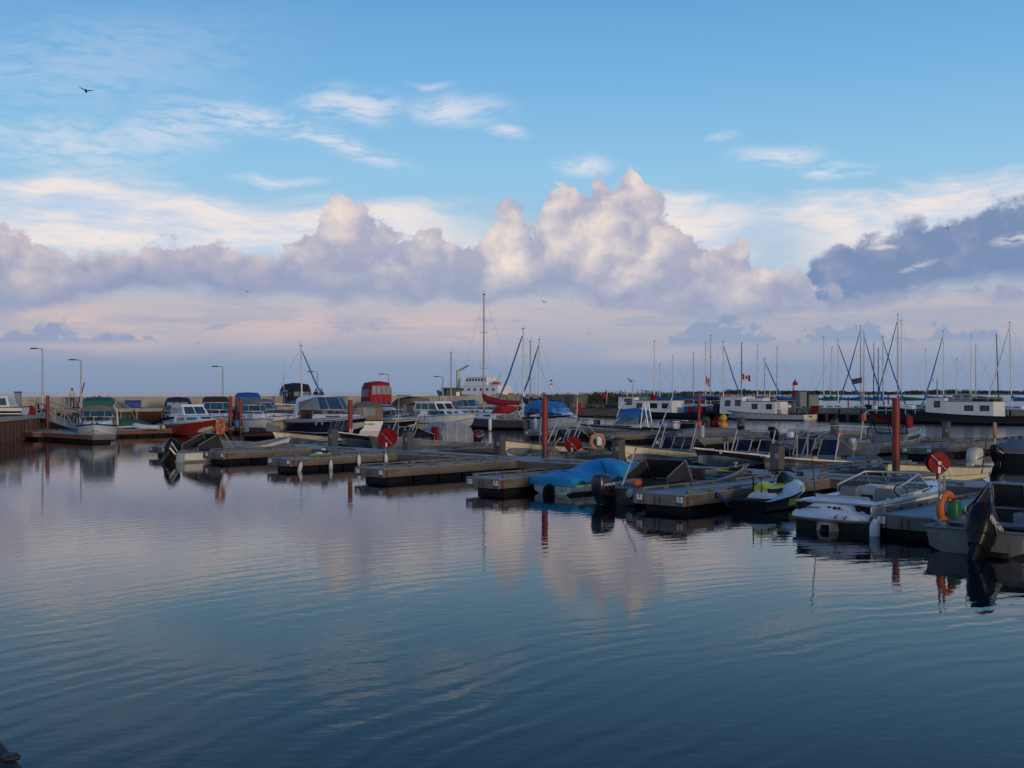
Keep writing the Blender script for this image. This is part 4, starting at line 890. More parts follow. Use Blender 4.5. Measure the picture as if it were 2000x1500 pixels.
for (x0, y0), (x1, y1) in (((2.2, -.3), (1.7, -.95)), ((3.6, -.35), (3.55, -.9)), ((4.2, -.2), (3.9, -.75)), ((.7, .2), (.6, -.3))):
    pts = []
    for k in range(7):
        xx, yy = x0 + (x1 - x0) * k / 6, y0 + (y1 - y0) * k / 6; f = xx / H.L; hw = H.hb(f) + .05; pk = .12 + .36 * math.exp(-abs((xx - 2.75) / .95) ** 3) + .10 * math.exp(-((xx - 1.4) / 1.0) ** 2) + .06 * math.exp(-((xx - 4.2) / .6) ** 2)
        a = abs(yy) / hw; zs_ = [(0, 1.), (.38, .88), (.72, .52), (.93, .18), (1.02, .0)]
        for (a0, z0), (a1, z1) in zip(zs_, zs_[1:]):
            if a0 <= a <= a1: zz = z0 + (z1 - z0) * (a - a0) / (a1 - a0)
        pts.append((xx, yy, H.zg(f) + pk * zz + .03))
    MB().tube(pts, .012, 5).build('tie_cord', RUBB, b)
MB().loft([[(.0, -.16, .05), (.0, .16, .05), (.0, .1, .38), (.0, -.1, .38)], [(-.42, -.07, -.3), (-.42, .07, -.3), (-.36, .06, .25), (-.36, -.06, .25)]]).build('outdrive', RUBB, b, bevel=.02)
for y in (-.62, -.45): MB().tube([(-.02, y, .1), (-.06, y, .45), (-.06, y + .12, .45), (-.02, y + .12, .1)], .012, 5).build('boarding_ladder', STEEL, b)
# -- far-left skiff with tilted outboard
b = boat('open_skiff', 'pale open skiff with tilted black outboard and orange ring', 28.0, 49.1, 0, cat='skiff', group=SK)
H = Hull(6.7, 1.9, .48, 1.05, cr=.86, a=.35, p=2.0, rake=.6)
add_hull(b, H, OFFW, ALU, [(.95, .995, GREYB)], open_=GREYB)
for x in (3.6, 5.2): add_seat(b, x, x + .3, .85, .55, mat('thwart_blue', (.10, .14, .20), .6))
add_deck(b, H, .90, .995, GREYB, .02, .0, 'bow_deck')
frame_screen(b, 2.2, .72, .62, 1.32, .28, [(.0, 1.)], DGREY, ALU, side=1.4, body=(.14, DGREY))
MB().tube([(2.75, -.78, .5), (1.75, -.70, 2.05)], .028, 6).build('ring_pole', ALU, b)
MB().tube([(6.3, 0, 1.0), (6.3, 0, 1.3)], .02, 6).build('bow_post', GREYB, b)
add_outboard(b, -.02, .1, .22, 1.1, BLACKP, 38, decal=VWHT, accent=VWHT)
life_ring(D(28 + 1.95, 49.1 - .82, 1.66), TH + .5, 'bright orange life ring on skiff pole by tilted outboard', ORNG, .33, .10)
# ------------------------------------------------------------------ boats behind the walkway, bows towards it
def back_boat(name, label, px, L, **k):
    t = t_at(px, 36.8) + k.pop('dt', 0); return boat(name, label, 36.75 + L, t, 180 + k.pop('rot', 0), cat=k.pop('cat', 'skiff'), group='boats moored bow in behind the walkway')
b = back_boat('open_skiff', 'cream skiff with grey console below the navy cruiser', 533, 7.0)
H = Hull(7.0, 1.9, 0.50, 1.15, e=1.3, a=.3, p=2., rake=.6); add_hull(b, H, CREAM, BROWNH, [(.55, .58, BROWNH)], open_=GREYB)
frame_screen(b, 2.6, .62, .95, 1.62, .25, [(.02, .42), (.58, .98)], SMOKE, ALUG, side=.9, body=(.15, GREYB))
b = back_boat('aluminium_skiff', 'black hulled skiff with white gunwale beside navy cruiser bow', 662, 6.5)
H = Hull(6.5, 1.9, 0.50, 1.25, e=1.3, a=.3, p=2., rake=.7); add_hull(b, H, CHAR, OFFW, [(.96, .997, OFFW)], open_=GREYB)
frame_screen(b, 3.2, .66, .95, 1.55, .25, [(.02, .46), (.54, .98)], SMOKE, ALUG, side=1.0, body=(.15, DGREY))
for y in (-.1, .08): MB().tube([(5.7, y, 1.0), (5.6, y, 1.4)], .03, 6).build('bow_bitt', VWHT, b)
b = back_boat('aluminium_workboat', 'bare aluminium workboat with twin screens and clear tent', 713, 7.6, cat='workboat', dt=-.3)
H = Hull(7.6, 2.1, 0.55, 1.10, e=1.3, a=.35, p=2., rake=.6); add_hull(b, H, ALU, ALU, [(.93, .99, ALUG)], open_=GREYB)
frame_screen(b, 5.2, .78, .95, 1.5, .3, [(.02, .36), (.60, .94)], SMOKE, TUBE, side=1.5, body=(.15, GREYB), top=(.7, .5))
add_canopy(b, [(.9, .6, 1.45, .9), (1.6, .6, 1.75, .9), (2.7, .6, 1.75, .9), (3.2, .6, 1.2, .9)], mat('clear_tent', (.30, .32, .36), .3, alpha=.75), 'clear_tent')
for x in (1.5, 2.2, 2.9): MB().tube([(x, .92, .6), (x, .9, 2.1), (x, -.9, 2.1), (x, -.92, .6)], .02, 6).build('tent_hoop', TUBE, b, smooth=60)
MB().tube([(1.5, .9, 2.1), (2.9, .9, 2.1)], .02, 6).build('tent_rail', TUBE, b)
MB().box(3.4, 3.6, .35, .85, .7, 1.5).build('life_jacket', REDP, b, bevel=.05)
MB().tube([(6.0, .5, .9), (5.9, .45, 3.1)], .012, 5).build('whip_antenna', TUBE, b)
add_outboard(b, -.02, 0, .62, .95, mat('cowling_maroon', (.09, .012, .02), .35), 0, decal=VWHT, leg=BLACKP)
b = back_boat('open_skiff', 'small cream skiff with dark solar like screens behind reel', 982, 7.2)
H = Hull(7.2, 1.95, 0.50, 1.18, e=1.3, a=.3, p=2., rake=.55); add_hull(b, H, CREAM, BROWNH, [(.56, .585, BROWNH)], open_=GREYB)
frame_screen(b, 2.9, .74, .92, 1.55, .35, [(.0, .42), (.56, .96)], SMOKE, TUBE, side=1.2, body=(.15, DGREY), top=(.55, .6))
MB().tube([(2.4, .76, 2.1), (1.0, .8, .9)], .02, 6).build('arch_stay', TUBE, b); MB().tube([(2.4, -.76, 2.1), (1.0, -.8, .9)], .02, 6).build('arch_stay', TUBE, b)
MB().rbox((2.45, .2, 2.17), (.2, .34, .14), .4).build('deck_light', TUBE, b, smooth=50)
MB().tube([(5.0, .3, .8), (4.9, .32, 2.2)], .014, 5).build('rod', TUBE, b)
b = back_boat('open_skiff', 'cream skiff with wide three pane console and leaning boom', 1217, 7.4)
H = Hull(7.4, 2.0, 0.50, 1.20, e=1.3, a=.3, p=2., rake=.5); add_hull(b, H, CREAM, BROWNH, [(.54, .565, BROWNH), (.985, .999, OFFW)], open_=GREYB)
frame_screen(b, 3.6, .82, .86, 1.40, .30, [(.0, .34), (.34, .67), (.67, 1.)], SMOKE, STEEL, side=1.0, body=(.15, GREYB), top=(.6, .3))
MB().tube([(4.3, -.86, .75), (2.6, -.9, 3.2)], .03, 6).build('boom_pole', TUBE, b)
for y in (.36, .12): MB().lathe([(.13, 0), (.13, .02)], 16, (3.625, y, .66), 'x').build('deck_lamp', VWHT, b)
MB().box(2.9, 3.05, .86, 1.02, 1.35, 1.9).build('bait_bag', mat('bag_white_green', (.40, .48, .42), .7), b, bevel=.04)
b = back_boat('aluminium_workboat', 'black hulled workboat with white gunwale and twin framed screens', 1357, 7.6, cat='workboat')
H = Hull(7.6, 2.15, 0.48, 1.18, e=1.3, a=.3, p=2., rake=.75); add_hull(b, H, CHAR, OFFW, [(.965, .998, OFFW)], open_=GREYB)
frame_screen(b, 3.4, .92, .86, 1.36, .28, [(.0, .36), (.58, .94)], SMOKE, TUBE, side=1.5, body=(.15, GREYB), top=(.4, .3))
for y in (.32, .05): MB().torus((3.5, y, .68), .11, .035, 'x', 16, 8).build('rope_coil', VWHT, b)
MB().tube([(5.9, .3, .9), (5.9, .3, 1.35), (5.6, .25, 1.35), (5.6, .25, .85)], .025, 6).build('net_roller_frame', TUBE, b)
for y in (.86, -.86): MB().rbox((3.05, y * .85, 1.84), (.15, .3, .16), .5).build('deck_light', RUBB, b, smooth=50)
MB().box(6.55, 6.75, -.02, .26, 1.08, 1.12).build('fairlead', VWHT, b, bevel=.02)
MB().torus((6.5, .50, 1.0), .07, .018, 'y', 14, 6).build('hawse_ring', VWHT, b)
b = back_boat('aluminium_workboat', 'brown hulled aluminium boat with tall rounded screens', 1497, 7.4, cat='workboat', dt=.2)
H = Hull(7.4, 2.15, 0.48, .98, e=1.3, a=.3, p=2., rake=.7); add_hull(b, H, BROWNH, OFFW, [(.965, .998, OFFW)], open_=GREYB)
frame_screen(b, 3.5, .95, .84, 1.48, .40, [(.0, .40), (.56, .76), (.76, .98)], mat('window_black', (.014, .017, .025), .12), ALU, side=1.5, body=(.15, GREYB))
MB().tube([(3.6, .97, .5), (3.2, .97, 1.75)], .025, 6).build('rod_post', TUBE, b)
MB().box(1.0, 2.6, .92, .97, .60, .74).build('blue_coaming', mat('coaming_blue', (.02, .08, .22), .5), b)
MB().box(4.2, 4.7, .1, .6, .15, .85).build('fish_box', TAN, b, bevel=.02)
for x in (4.9, 5.7): MB().tube([(x, .5, .4), (x - .05, .52, 1.75)], .028, 6).build('rod_post', mat('rod_tan', (.35, .31, .22), .6), b)
MB().box(3.06, 3.2, .9, 1.05, 1.6, 1.8).build('life_vest', ORNG, b, bevel=.06)
MB().tube([(5.0, .85, .72), (4.3, 1.5, .55)], .015, 5).build('mooring_line', mat('rope_orange', (.4, .14, .04), .8), b)
b = back_boat('open_skiff', 'cream skiff with white outboard behind thick red piling', 1727, 7.2)
H = Hull(7.2, 2.05, 0.52, .93, e=1.3, a=.3, p=2., rake=.45); add_hull(b, H, CREAM, BROWNH, [(.55, .58, BROWNH), (.97, .998, BROWNH)], open_=GREYB)
WOUT = mat('cowling_white', (.55, .54, .50), .35, dirt=((.4, .33, .2), .5))
add_outboard(b, .05, .15, .52, 1.15, WOUT, -6, decal=DGREY)
MB().box(2.2, 2.8, -.5, .5, .15, .85).build('engine_box', DGREY, b, bevel=.04)
MB().rbox((2.5, .2, .93), (.4, .5, .25), .5).build('coiled_net', RUBB, b, smooth=50)
MB().tube([(1.0, .95, .3), (.7, 1.0, 1.5)], .03, 6).build('rod_post', DGREY, b)
# ------------------------------------------------------------------ things on the docks
reel(757, 866, 36.0, 'red hose reel in front of bare aluminium workboat', .46, 1.10, TH - math.pi / 2 + .5)
reel(1119, 873, 38.6, 'red hose reel before cream skiff with solar like screens', .36, 1.0, TH - math.pi / 2 + .45)
reel(1831, 908, 35.7, 'red hose reel in front of the white outboard', .345, 1.08, TH - math.pi / 2 + .75)
reel(1402, 830, 66.8, 'far red hose reel beside yellow buoys', .50, 1.15, .3)
o = life_ring(D(41.4, t_at(1167, 41.4), 1.0), .35, 'faded peach life ring on rope stand by hose reel', PEACH, .33, .085)
st = thing('ring_stand', 'tangled rope stand holding the faded life ring', 'stand', D(41.5, t_at(1170, 41.5), .52), .35)
MB().tube([(-.5, 0, 0), (.1, .05, .55), (.6, .1, .05)], .035, 6).build('crossbar', RUBB, st); MB().tube([(.7, 0, 0), (.2, .05, .6)], .035, 6).build('crossbar', RUBB, st)
MB().box(-.12, .14, -.06, .06, .3, .85).build('board', OFFW, st, bevel=.02); MB().tube([(-.25, -.12, .05), (.0, -.16, .3), (.2, -.12, .02), (.05, -.14, .22), (-.1, -.15, .04)], .04, 6).build('rope_coil', ROPE, st, smooth=60)
st = thing('rope_pile', 'heap of tan rope on dock beside hose reel', 'rope', D(37.6, t_at(1083, 37.6), .53), 0)
for k in range(5): MB().torus((random.uniform(-.08, .08), random.uniform(-.08, .08), .04 + k * .06), .22 - k * .02, .04, 'z', 14, 6).build('coil', ROPE, st, smooth=60)
MB().tube([(-.25, -.1, 0), (.1, 0, .62), (.3, .05, .8)], .05, 6).build('prop_stick', ROPE, st)
o = life_ring(D(24.75, t_at(1849, 24.75), .78), R(43.5), 'bright orange life ring on the numbered 3 dock', ORNG, .31, .085); 
st = thing('ring_stand', 'steel bracket stand holding orange ring on dock 3', 'stand', D(24.95, t_at(1849, 24.75) + .06, .5), R(43.5))
MB().tube([(-.1, .14, 0), (-.1, .14, .95)], .03, 6).build('stand_post', STEEL, st); MB().tube([(.12, .14, 0), (.12, .14, .95)], .03, 6).build('stand_post', STEEL, st); MB().box(-.25, .25, .1, .2, .0, .04).build('foot_plate', STEEL, st)
o = thing('fuel_jug', 'green plastic jug beside orange ring on dock 3', 'jug', D(24.95, 10.2, .50), TH)
MB().rbox((0, 0, .22), (.30, .26, .44), .5).build('body', GREENP, o, smooth=50); MB().lathe([(.05, .43), (.05, .50)], 10).build('cap', REDP, o)
MB().box(-.25, .35, -.2, .3, -.02, .0).build('shelf_bracket', STEEL, o)
o = life_ring(D(60.5, t_at(1943, 60.5), 1.35), .2 + math.pi / 2 * .6, 'orange life ring on thin pole by far pontoon', PEACH, .34, .09)
st = thing('ring_pole', 'thin steel pole under the far orange life ring', 'pole', D(60.6, t_at(1943, 60.6), 0), 0); MB().tube([(0, 0, -.5), (0, 0, 1.0)], .03, 6).build('pole', STEEL, st); MB().box(-.2, .2, -.1, .1, .10, .14).build('foot', STEEL, st)
for px, tl, lb in ((586, .35, 'tilted white fender near tip of fenders dock'), (646, 0, 'second white fender on the fenders dock'), (701, 0, 'third white fender on the fenders dock'), (754, -.1, 'white fender nearest walkway on fenders dock')):
    t = 39.55; s = s_at(px, t); fender(px, s, .16 if px < 700 else .28, lb, .42, .09, tl, pos=D(s, t, .14 if px < 700 else .30))
fender(1706, 24.9, .12, 'fat white fender hanging at corner of dock 3', .40, .12, .0, pos=D(24.80, 12.0, .14))
o = thing('kayak', 'lime green kayak lying on the fenders dock', 'kayak', D(29.9, 40.2, .54), TH + .25); o.scale = (.55, .6, .6)
MB().loft([[(x, w * math.cos(a), .12 + h * math.sin(a)) for a in [2 * math.pi * k / 10 for k in range(10)]] for x, w, h in ((-1.3, .02, .02), (-1.1, .12, .08), (-.4, .28, .12), (.4, .28, .12), (1.1, .12, .08), (1.35, .02, .03))]).build('hull', LIME, o, smooth=60)
MB().rbox((.6, 0, .32), (.5, .4, .3), .4).build('seat', NAVYC, o, smooth=50); MB().rbox((.35, -.1, .5), (.25, .3, .14), .5).build('helmet_cover', VWHT, o, smooth=50); MB().rbox((-.1, 0, .24), (.5, .36, .14), .5).build('splash_cover', VWHT, o, smooth=50)
o = thing('mooring_rope', 'blue rope hanging from dock 5 into the water', 'rope', D(27.2, 17.9, 0), 0)
MB().tube([D(0, .0, .46), D(.1, -.10, .30), D(.2, -.25, .12), D(.45, -.55, .02)], .03, 6).build('line', ROPEB, o, smooth=60); MB().torus((0, 0, .42), .07, .03, 'x', 12, 6).build('knot', ROPEB, o, smooth=60)
# ------------------------------------------------------------------ cruisers along the timber dock and second pontoon
MG = 'cabin cruisers along the timber dock'
def start(name, label, px, Y, rz, L, cat='motorboat', group=None):
    x, y, _ = AT(px, Y); return thing(name, label, cat, (x - math.cos(rz) * L / 2, y - math.sin(rz) * L / 2, 0), rz, group)
def cruiser(label, px, Y, rz, L=7.5, B=2.6, hull=WHITE, zs=.85, zb=1.25, stripes=(), deck=WHITE, trunk=None, twin=(), wind=None, canopy=None, cv=NAVYC, cwin=(), rail=.5, endw=None, name='cabin_cruiser', cat='cabin cruiser', wm=GLASSB, f0=.42, open_=None, transom=None, poles=None, rake=.8, rub=NAVYC, group=MG):
    b = start(name, label, px, Y, rz, L, cat, group); H = Hull(L, B, zs, zb, draft=.4, a=.4, p=2.3, rake=rake, cr=.86, e=1.6)
    add_hull(b, H, hull, rub, stripes, open_=open_ or SEAT, floor=.35, iw=.2, rim=deck, transom=transom)
    add_deck(b, H, f0, .992, deck, .10, .004, 'foredeck')
    if trunk:
        x0, x1, h, w0, w1 = trunk; z0 = H.zg(x0 / L) - .03; z1 = H.zg(x1 / L) - .03
        base = ring4(x0, x1, w0, w1, z0, z1); top = ring4(x0 + .1, x1 - h * 1.4, w0 * .9, w1 * .85, z0 + h, z0 + h)
        house(b, base, top, deck, 'cabin_trunk', twin, GLASSD, bevel=.0)
    if wind:
        xf, xb, z, h, hw = wind; add_windscreen(b, xf, xb, z, h, hw, hw * 1.08, h * .8, wm, TUBE if deck is WHITE else STEEL, .03)
    if canopy: add_canopy(b, canopy, cv, 'canvas_top', cwin, poles=poles, endw=endw)
    if rail: add_rail(b, H, .45, .985, rail, 5)
    return b, H
GV = mat('clear_vinyl', (.20, .23, .27), .2, var=.3, spec=.6); GVB = mat('blue_vinyl', (.05, .10, .16), .15, var=.3); GVW = mat('vinyl_painted_sunlit', (.55, .48, .36), .3, var=.3)  # the third vinyl has warm sunlight put into its colour
# green canopied cruiser, bow to the camera
b, H = cruiser('white cruiser with green canvas and swim arch near quay gangway', 189, 78.0, -math.pi / 2 + .30, 7.4, 2.75, WHITE, .95, 1.25, [(.0, .55, BEIGE, 'lower_hull'), (.93, .99, DGREY)], trunk=(2.6, 6.2, .38, 1.05, .5), twin=[(1, .25, .45, .3, .7), (1, .55, .75, .3, .7)], wind=(3.0, 1.4, 1.62, .55, 1.0), canopy=[(.2, 1.1, 2.35, 1.1), (1.0, 1.5, 2.9, 1.12), (2.2, 1.9, 2.85, 1.05), (2.75, 2.0, 2.45, .95)], cv=mat('enclosure_dark', (.03, .05, .065), .35, var=.3), endw=(GVB, 3, .0, .75), cwin=[(0, 1, 1, .1, .9, .1, .8, GVB), (1, 2, 1, .05, .95, .1, .9, GV), (1, 2, -1, .05, .95, .1, .9, GV)])
for sg in (1, -1): MB().tube([(.6, sg * 1.25, .9), (1.0, sg * 1.22, 2.0), (1.6, sg * 1.05, 2.3)], .07, 8).build('radar_arch', WHITE, b, smooth=60)
add_canopy(b, [(.75, 2.5, 2.98, 1.05), (1.2, 2.55, 3.02, 1.08), (2.2, 2.5, 2.95, 1.02), (2.7, 2.4, 2.75, .95)], GREENC, 'green_top')
for y in (-.35, .35): MB().box(4.2, 4.75, y - .25, y + .25, 1.62, 1.65).build('deck_hatch', GLASSD, b, bevel=.01)
# runabout with green cover, white dinghy
b, H = cruiser('low white runabout with green mooring cover by second gangway', 251, 96.0, NV + .5, 4.6, 1.9, WHITE, .5, .65, [(.5, .6, NAVY)], trunk=None, rail=0, canopy=[(.2, .55, .75, .8), (2.0, .6, 1.15, .85), (3.4, .65, .95, .7), (4.3, .65, .72, .2)], cv=GREENC, name='runabout', cat='motorboat')
def inflatable(label, px, Y, rz, L=3.2, B=1.5, m=VWHT, r=.22, z=.22, extra=None, group=None):
    b = start('inflatable_dinghy', label, px, Y, rz, L, 'dinghy', group); w = B / 2 - r
    MB().tube([(0, w, z), (L * .6, w, z), (L * .85, w * .75, z + .08), (L - r, w * .3, z + .14), (L - r * .8, 0, z + .15), (L - r, -w * .3, z + .14), (L * .85, -w * .75, z + .08), (L * .6, -w, z), (0, -w, z)], r, 12).build('buoyancy_tube', m, b, smooth=60)
    MB().box(.15, L * .8, -w, w, z - .18, z - .12).build('floor', GREYC, b); MB().box(.1, .16, -w, w, z - .2, z + .28).build('transom_board', GREYC, b)
    MB().box(L * .42, L * .50, -w, w, z + .1, z + .14).build('thwart', GREYB, b)
    return b
inflatable('small white inflatable dinghy on the timber dock edge', 288, 85.5, math.pi * .95, 2.3, 1.2, VWHT, .16, .70)
# navy canvas cruiser
cruiser('white express cruiser with navy canvas top behind red boat', 346, 98.0, NV - .55, 7.8, 2.7, WHITE, .95, 1.3, [(.86, .97, NAVY), (.3, .36, NAVY)], trunk=(3.0, 6.8, .45, 1.1, .5), twin=[(0, .3, .75, .25, .7)], wind=(3.5, 1.6, 1.72, .5, 1.05), canopy=[(.3, 1.3, 2.55, 1.15), (1.2, 1.6, 2.95, 1.18), (2.6, 1.9, 2.9, 1.1), (3.0, 2.1, 2.6, 1.0)], cv=NAVYC, endw=(GV, 3, .0, .7), cwin=[(1, 2, -1, .05, .95, .1, .95, GV), (0, 1, -1, .1, .95, .2, .9, GV)])
# red hulled cruiser
b, H = cruiser('red hulled cruiser with white cabin and domed screen', 384, 86.0, NV - .18, 7.2, 2.7, REDH, .95, 1.4, [(.0, .26, BEIGE, 'bottom_paint'), (.9, .998, WHITE, 'sheer_band')], trunk=(1.6, 6.0, .62, 1.12, .55), twin=[(0, .12, .40, .25, .72), (0, .50, .88, .25, .68), (1, .12, .88, .3, .75)], wind=None, rail=.0, rub=WHITE, f0=.3, group=MG)
house(b, ring4(.9, 3.6, 1.08, 1.0, 1.60), ring4(1.1, 2.7, .98, .86, 2.30), WHITE, 'wheelhouse', [(0, .08, .46, .12, .85), (0, .54, .96, .12, .85), (1, .08, .48, .12, .88), (1, .52, .92, .12, .88), (2, .08, .92, .15, .85)], GLASSB, roof=(.06, .10, WHITE))
MB().lathe([(.02, 0), (.10, .03), (.10, .1), (.02, .13)], 10, (5.6, 0, 1.72)).build('deck_light', VWHT, b, smooth=50)
# white sedan cruiser dark top
b, H = cruiser('white sedan cruiser with black soft top behind red boat', 424, 97.0, NV - .5, 8.0, 2.8, WHITE, 1.0, 1.35, [(.30, .5, BLACKP)], trunk=(2.4, 7.0, .5, 1.2, .5), twin=[(0, .35, .75, .2, .7)], wind=(3.6, 1.6, 1.85, .6, 1.1), canopy=[(.6, 2.4, 2.85, 1.12), (1.6, 2.5, 3.0, 1.12), (2.8, 2.5, 2.92, 1.05)], cv=BLACKC, poles=(1.3, .1), rail=.5)
# white boat seen from astern with blue bimini
b, H = cruiser('white cruiser seen from astern with black script and railings', 500, 91.0, math.pi - NV * 0 + .35 - math.pi * .0 + 1.6, 7.0, 2.7, WHITE, 1.05, 1.3, [], trunk=(2.2, 6.2, .55, 1.1, .5), twin=[(0, .2, .8, .25, .75)], wind=(2.8, 1.4, 1.8, .5, 1.0), rail=.5)
scribble(b, (-.03, .1, .72), (0, -1, 0), 1.5, .28); scribble(b, (-.03, -.2, .45), (0, -1, 0), .7, .14, n=3)
MB().tube([(.1, 1.1, 1.05), (.1, 1.1, 1.75), (.1, -1.1, 1.75), (.1, -1.1, 1.05)], .025, 6).build('stern_rail', TUBE, b); MB().box(.4, 1.0, -.5, .5, 1.05, 1.5).build('engine_hood', WHITE, b, bevel=.05)
b, H = cruiser('flybridge cruiser under rolled royal blue canvas cover', 487, 112.0, NV - .5, 8.0, 2.8, WHITE, 1.0, 1.4, [], trunk=(2.0, 6.6, .6, 1.2, .5), twin=[(0, .2, .8, .2, .8)], wind=(3.2, 1.4, 1.95, .5, 1.0), canopy=[(.3, 2.5, 3.0, 1.2), (1.5, 2.6, 3.35, 1.25), (3.0, 2.6, 3.3, 1.2), (3.8, 2.5, 2.9, 1.0)], cv=BLUEC, poles=(1.2, 0.))
# cream hulled express cruiser
cruiser('express cruiser with beige hull and grey enclosed top', 528, 96.0, NV + .05, 8.2, 2.8, BEIGE, 1.05, 1.5, [(.78, .998, WHITE, 'sheer_band'), (.70, .73, DGREY)], trunk=(3.2, 7.2, .42, 1.15, .5), twin=[(0, .3, .4, .3, .6), (0, .55, .65, .3, .6)], wind=(3.9, 2.0, 1.9, .55, 1.1), canopy=[(1.2, 1.6, 2.6, 1.2), (2.0, 1.9, 2.85, 1.2), (3.0, 2.2, 2.8, 1.12), (3.4, 2.35, 2.55, 1.0)], cv=GREYC, endw=(GVB, 3, .0, .8), cwin=[(0, 1, -1, .1, .9, .1, .9, GVB), (1, 2, -1, .05, .95, .1, .9, GVB)], rail=.55)
# dark jet ski by the dock
b = start('jet_ski', 'dark covered jet ski beside the navy cruiser', 517, 82.0, math.pi * .05, 3.0, 'jet ski'); H = Hull(3.0, 1.15, .35, .5, draft=.15, a=.45, p=2., e=1.5, rake=.35)
h = add_hull(b, H, BLACKP, RUBB, [(.6, .9, ANTIF)]); add_deck(b, H, 0, .99, DGREY, .15)
for st_, m_, n_ in (([(.4, .5, .8, .25, .18), (1.2, .5, .78, .25, .18), (1.7, .5, .7, .2, .15)], BLACKC, 'seat'), ([(1.6, .5, 1.05, .2, .14), (2.0, .5, 1.0, .3, .2), (2.6, .5, .6, .2, .1)], GREYC, 'front_cowl')):
    MB().loft([[(x, -a, z0), (x, -c, z0 * .4 + z1 * .6), (x, 0, z1), (x, c, z0 * .4 + z1 * .6), (x, a, z0)] for x, z0, z1, a, c in st_]).build(n_, m_, b, smooth=40)
MB().tube([(1.7, -.4, 1.05), (1.8, 0, 1.1), (1.7, .4, 1.05)], .03, 6).build('handlebar', RUBB, b)
# navy express cruiser, the largest of the row
b, H = cruiser('large navy hulled express cruiser with curved blue windscreen', 650, 90.0, NV - .14, 10.6, 3.2, NAVY, 1.10, 1.55, [(.90, .998, WHITE, 'sheer_band'), (.84, .87, WHITE), (.30, .33, WHITE)], trunk=(4.3, 9.3, .42, 1.35, .45), twin=[(0, .35, .7, .35, .65)], wind=(5.9, 2.2, 1.98, 1.0, 1.3), rail=.6, wm=GLASSB, rub=STEEL, rake=1.3)
add_canopy(b, [(1.4, 2.3, 3.0, 1.25), (2.2, 2.6, 3.12, 1.28), (3.4, 2.75, 3.10, 1.22), (4.5, 2.75, 2.95, 1.10)], WHITE, 'hard_top')
for sg in (1, -1): MB().loft([[(1.1, sg * 1.42, 1.2), (1.7, sg * 1.42, 1.2), (1.7, sg * 1.36, 1.2), (1.1, sg * 1.36, 1.2)], [(1.6, sg * 1.28, 2.65), (2.4, sg * 1.28, 2.75), (2.4, sg * 1.22, 2.75), (1.6, sg * 1.22, 2.65)]]).build('arch_leg', WHITE, b)
for f in (.5, .58, .78): q = H.S(f, .78); MB().lathe([(.16, -.012), (.16, .012)], 14, (q.x, -q.y - .012, q.z), 'y').build('porthole', TUBE, b)
for k in range(5): MB().box(4.9 + k * .75, 4.93 + k * .75, -.9 + k * .1, .9 - k * .1, 2.0 - k * .05, 2.03 - k * .05).build('deck_seam', STEEL, b)
# black flybridge enclosure with blue mast
b, H = cruiser('flybridge cruiser with tall black enclosure and blue skirt', 592, 116.0, NV - .3, 9.0, 3.0, WHITE, 1.1, 1.5, [(.85, .95, BLUEC)], trunk=(1.8, 6.8, .9, 1.3, .5), twin=[(0, .1, .4, .2, .8), (0, .5, .85, .2, .75)], wind=None, rail=.55)
add_canopy(b, [(.4, 2.2, 4.1, 1.25), (1.2, 2.2, 4.35, 1.3), (3.4, 2.4, 4.3, 1.25), (4.2, 2.6, 3.6, 1.0)], BLACKC, 'flybridge_enclosure', [(0, 1, -1, .1, .9, .45, .95, GV), (1, 2, -1, .05, .48, .45, .95, GV), (1, 2, -1, .52, .95, .45, .95, GV)], endw=(GV, 3, .35, .8))
MB().box(.3, 3.2, -1.32, 1.32, 2.0, 2.45).build('blue_skirt', BLUEC, b, bevel=.03)
MB().tube([(2.2, -1.3, 2.0), (2.0, -1.28, 6.6)], .035, 6).build('whip_antenna', VWHT, b)
# tan canvas boat, red flybridge, dark runabout, brown canvas boat
b, H = cruiser('white boat with tan canvas tent and vinyl window', 716, 100.0, NV * 0 + 1.75, 7.0, 2.7, WHITE, .9, 1.2, [], trunk=None, wind=(4.4, 2.6, 1.2, .5, 1.0), rail=.4, canopy=[(.1, .95, 2.1, 1.25), (1.2, 1.0, 2.55, 1.28), (3.2, 1.1, 2.55, 1.25), (3.9, 1.4, 2.2, 1.1)], cv=TANC, cwin=[(1, 2, 1, .1, .9, .25, .95, GV), (0, 1, 1, .15, .9, .3, .9, GV)])
MB().add([(.075, -.6, 1.35), (.075, .5, 1.35), (.075, .45, 1.95), (.075, -.55, 1.95)], [(0, 1, 2, 3)]).build('clear_panel', GV, b)
scribble(b, (-.03, 0, .62), (0, -1, 0), 1.1, .18, n=4)
b, H = cruiser('flybridge cruiser with tall dark red canvas enclosure', 752, 110.0, NV - .35, 8.6, 2.9, WHITE, 1.05, 1.4, [(.8, .9, NAVY)], trunk=(2.2, 7.0, .8, 1.25, .5), twin=[(0, .15, .5, .2, .75), (0, .55, .85, .2, .7)], wind=(3.4, 1.8, 2.1, .5, 1.1), rail=.5)
add_canopy(b, [(.4, 2.35, 4.2, 1.15), (.7, 2.35, 4.45, 1.2), (2.9, 2.35, 4.45, 1.2), (3.2, 2.35, 4.2, 1.1)], REDC, 'red_enclosure', [(1, 2, -1, .02, .32, .42, .98, GV), (1, 2, -1, .35, .65, .42, .98, GV), (1, 2, -1, .68, .98, .42, .98, GV), (0, 1, -1, .05, .95, .42, .95, GV)], endw=(GV, 4, .42, .88))
for k in range(3): MB().add([(.385, -1.05 + k * .72, 3.1), (.385, -.40 + k * .72, 3.1), (.385, -.40 + k * .72, 3.95), (.385, -1.05 + k * .72, 3.95)], [(0, 1, 2, 3)]).build('clear_panel', GV, b)
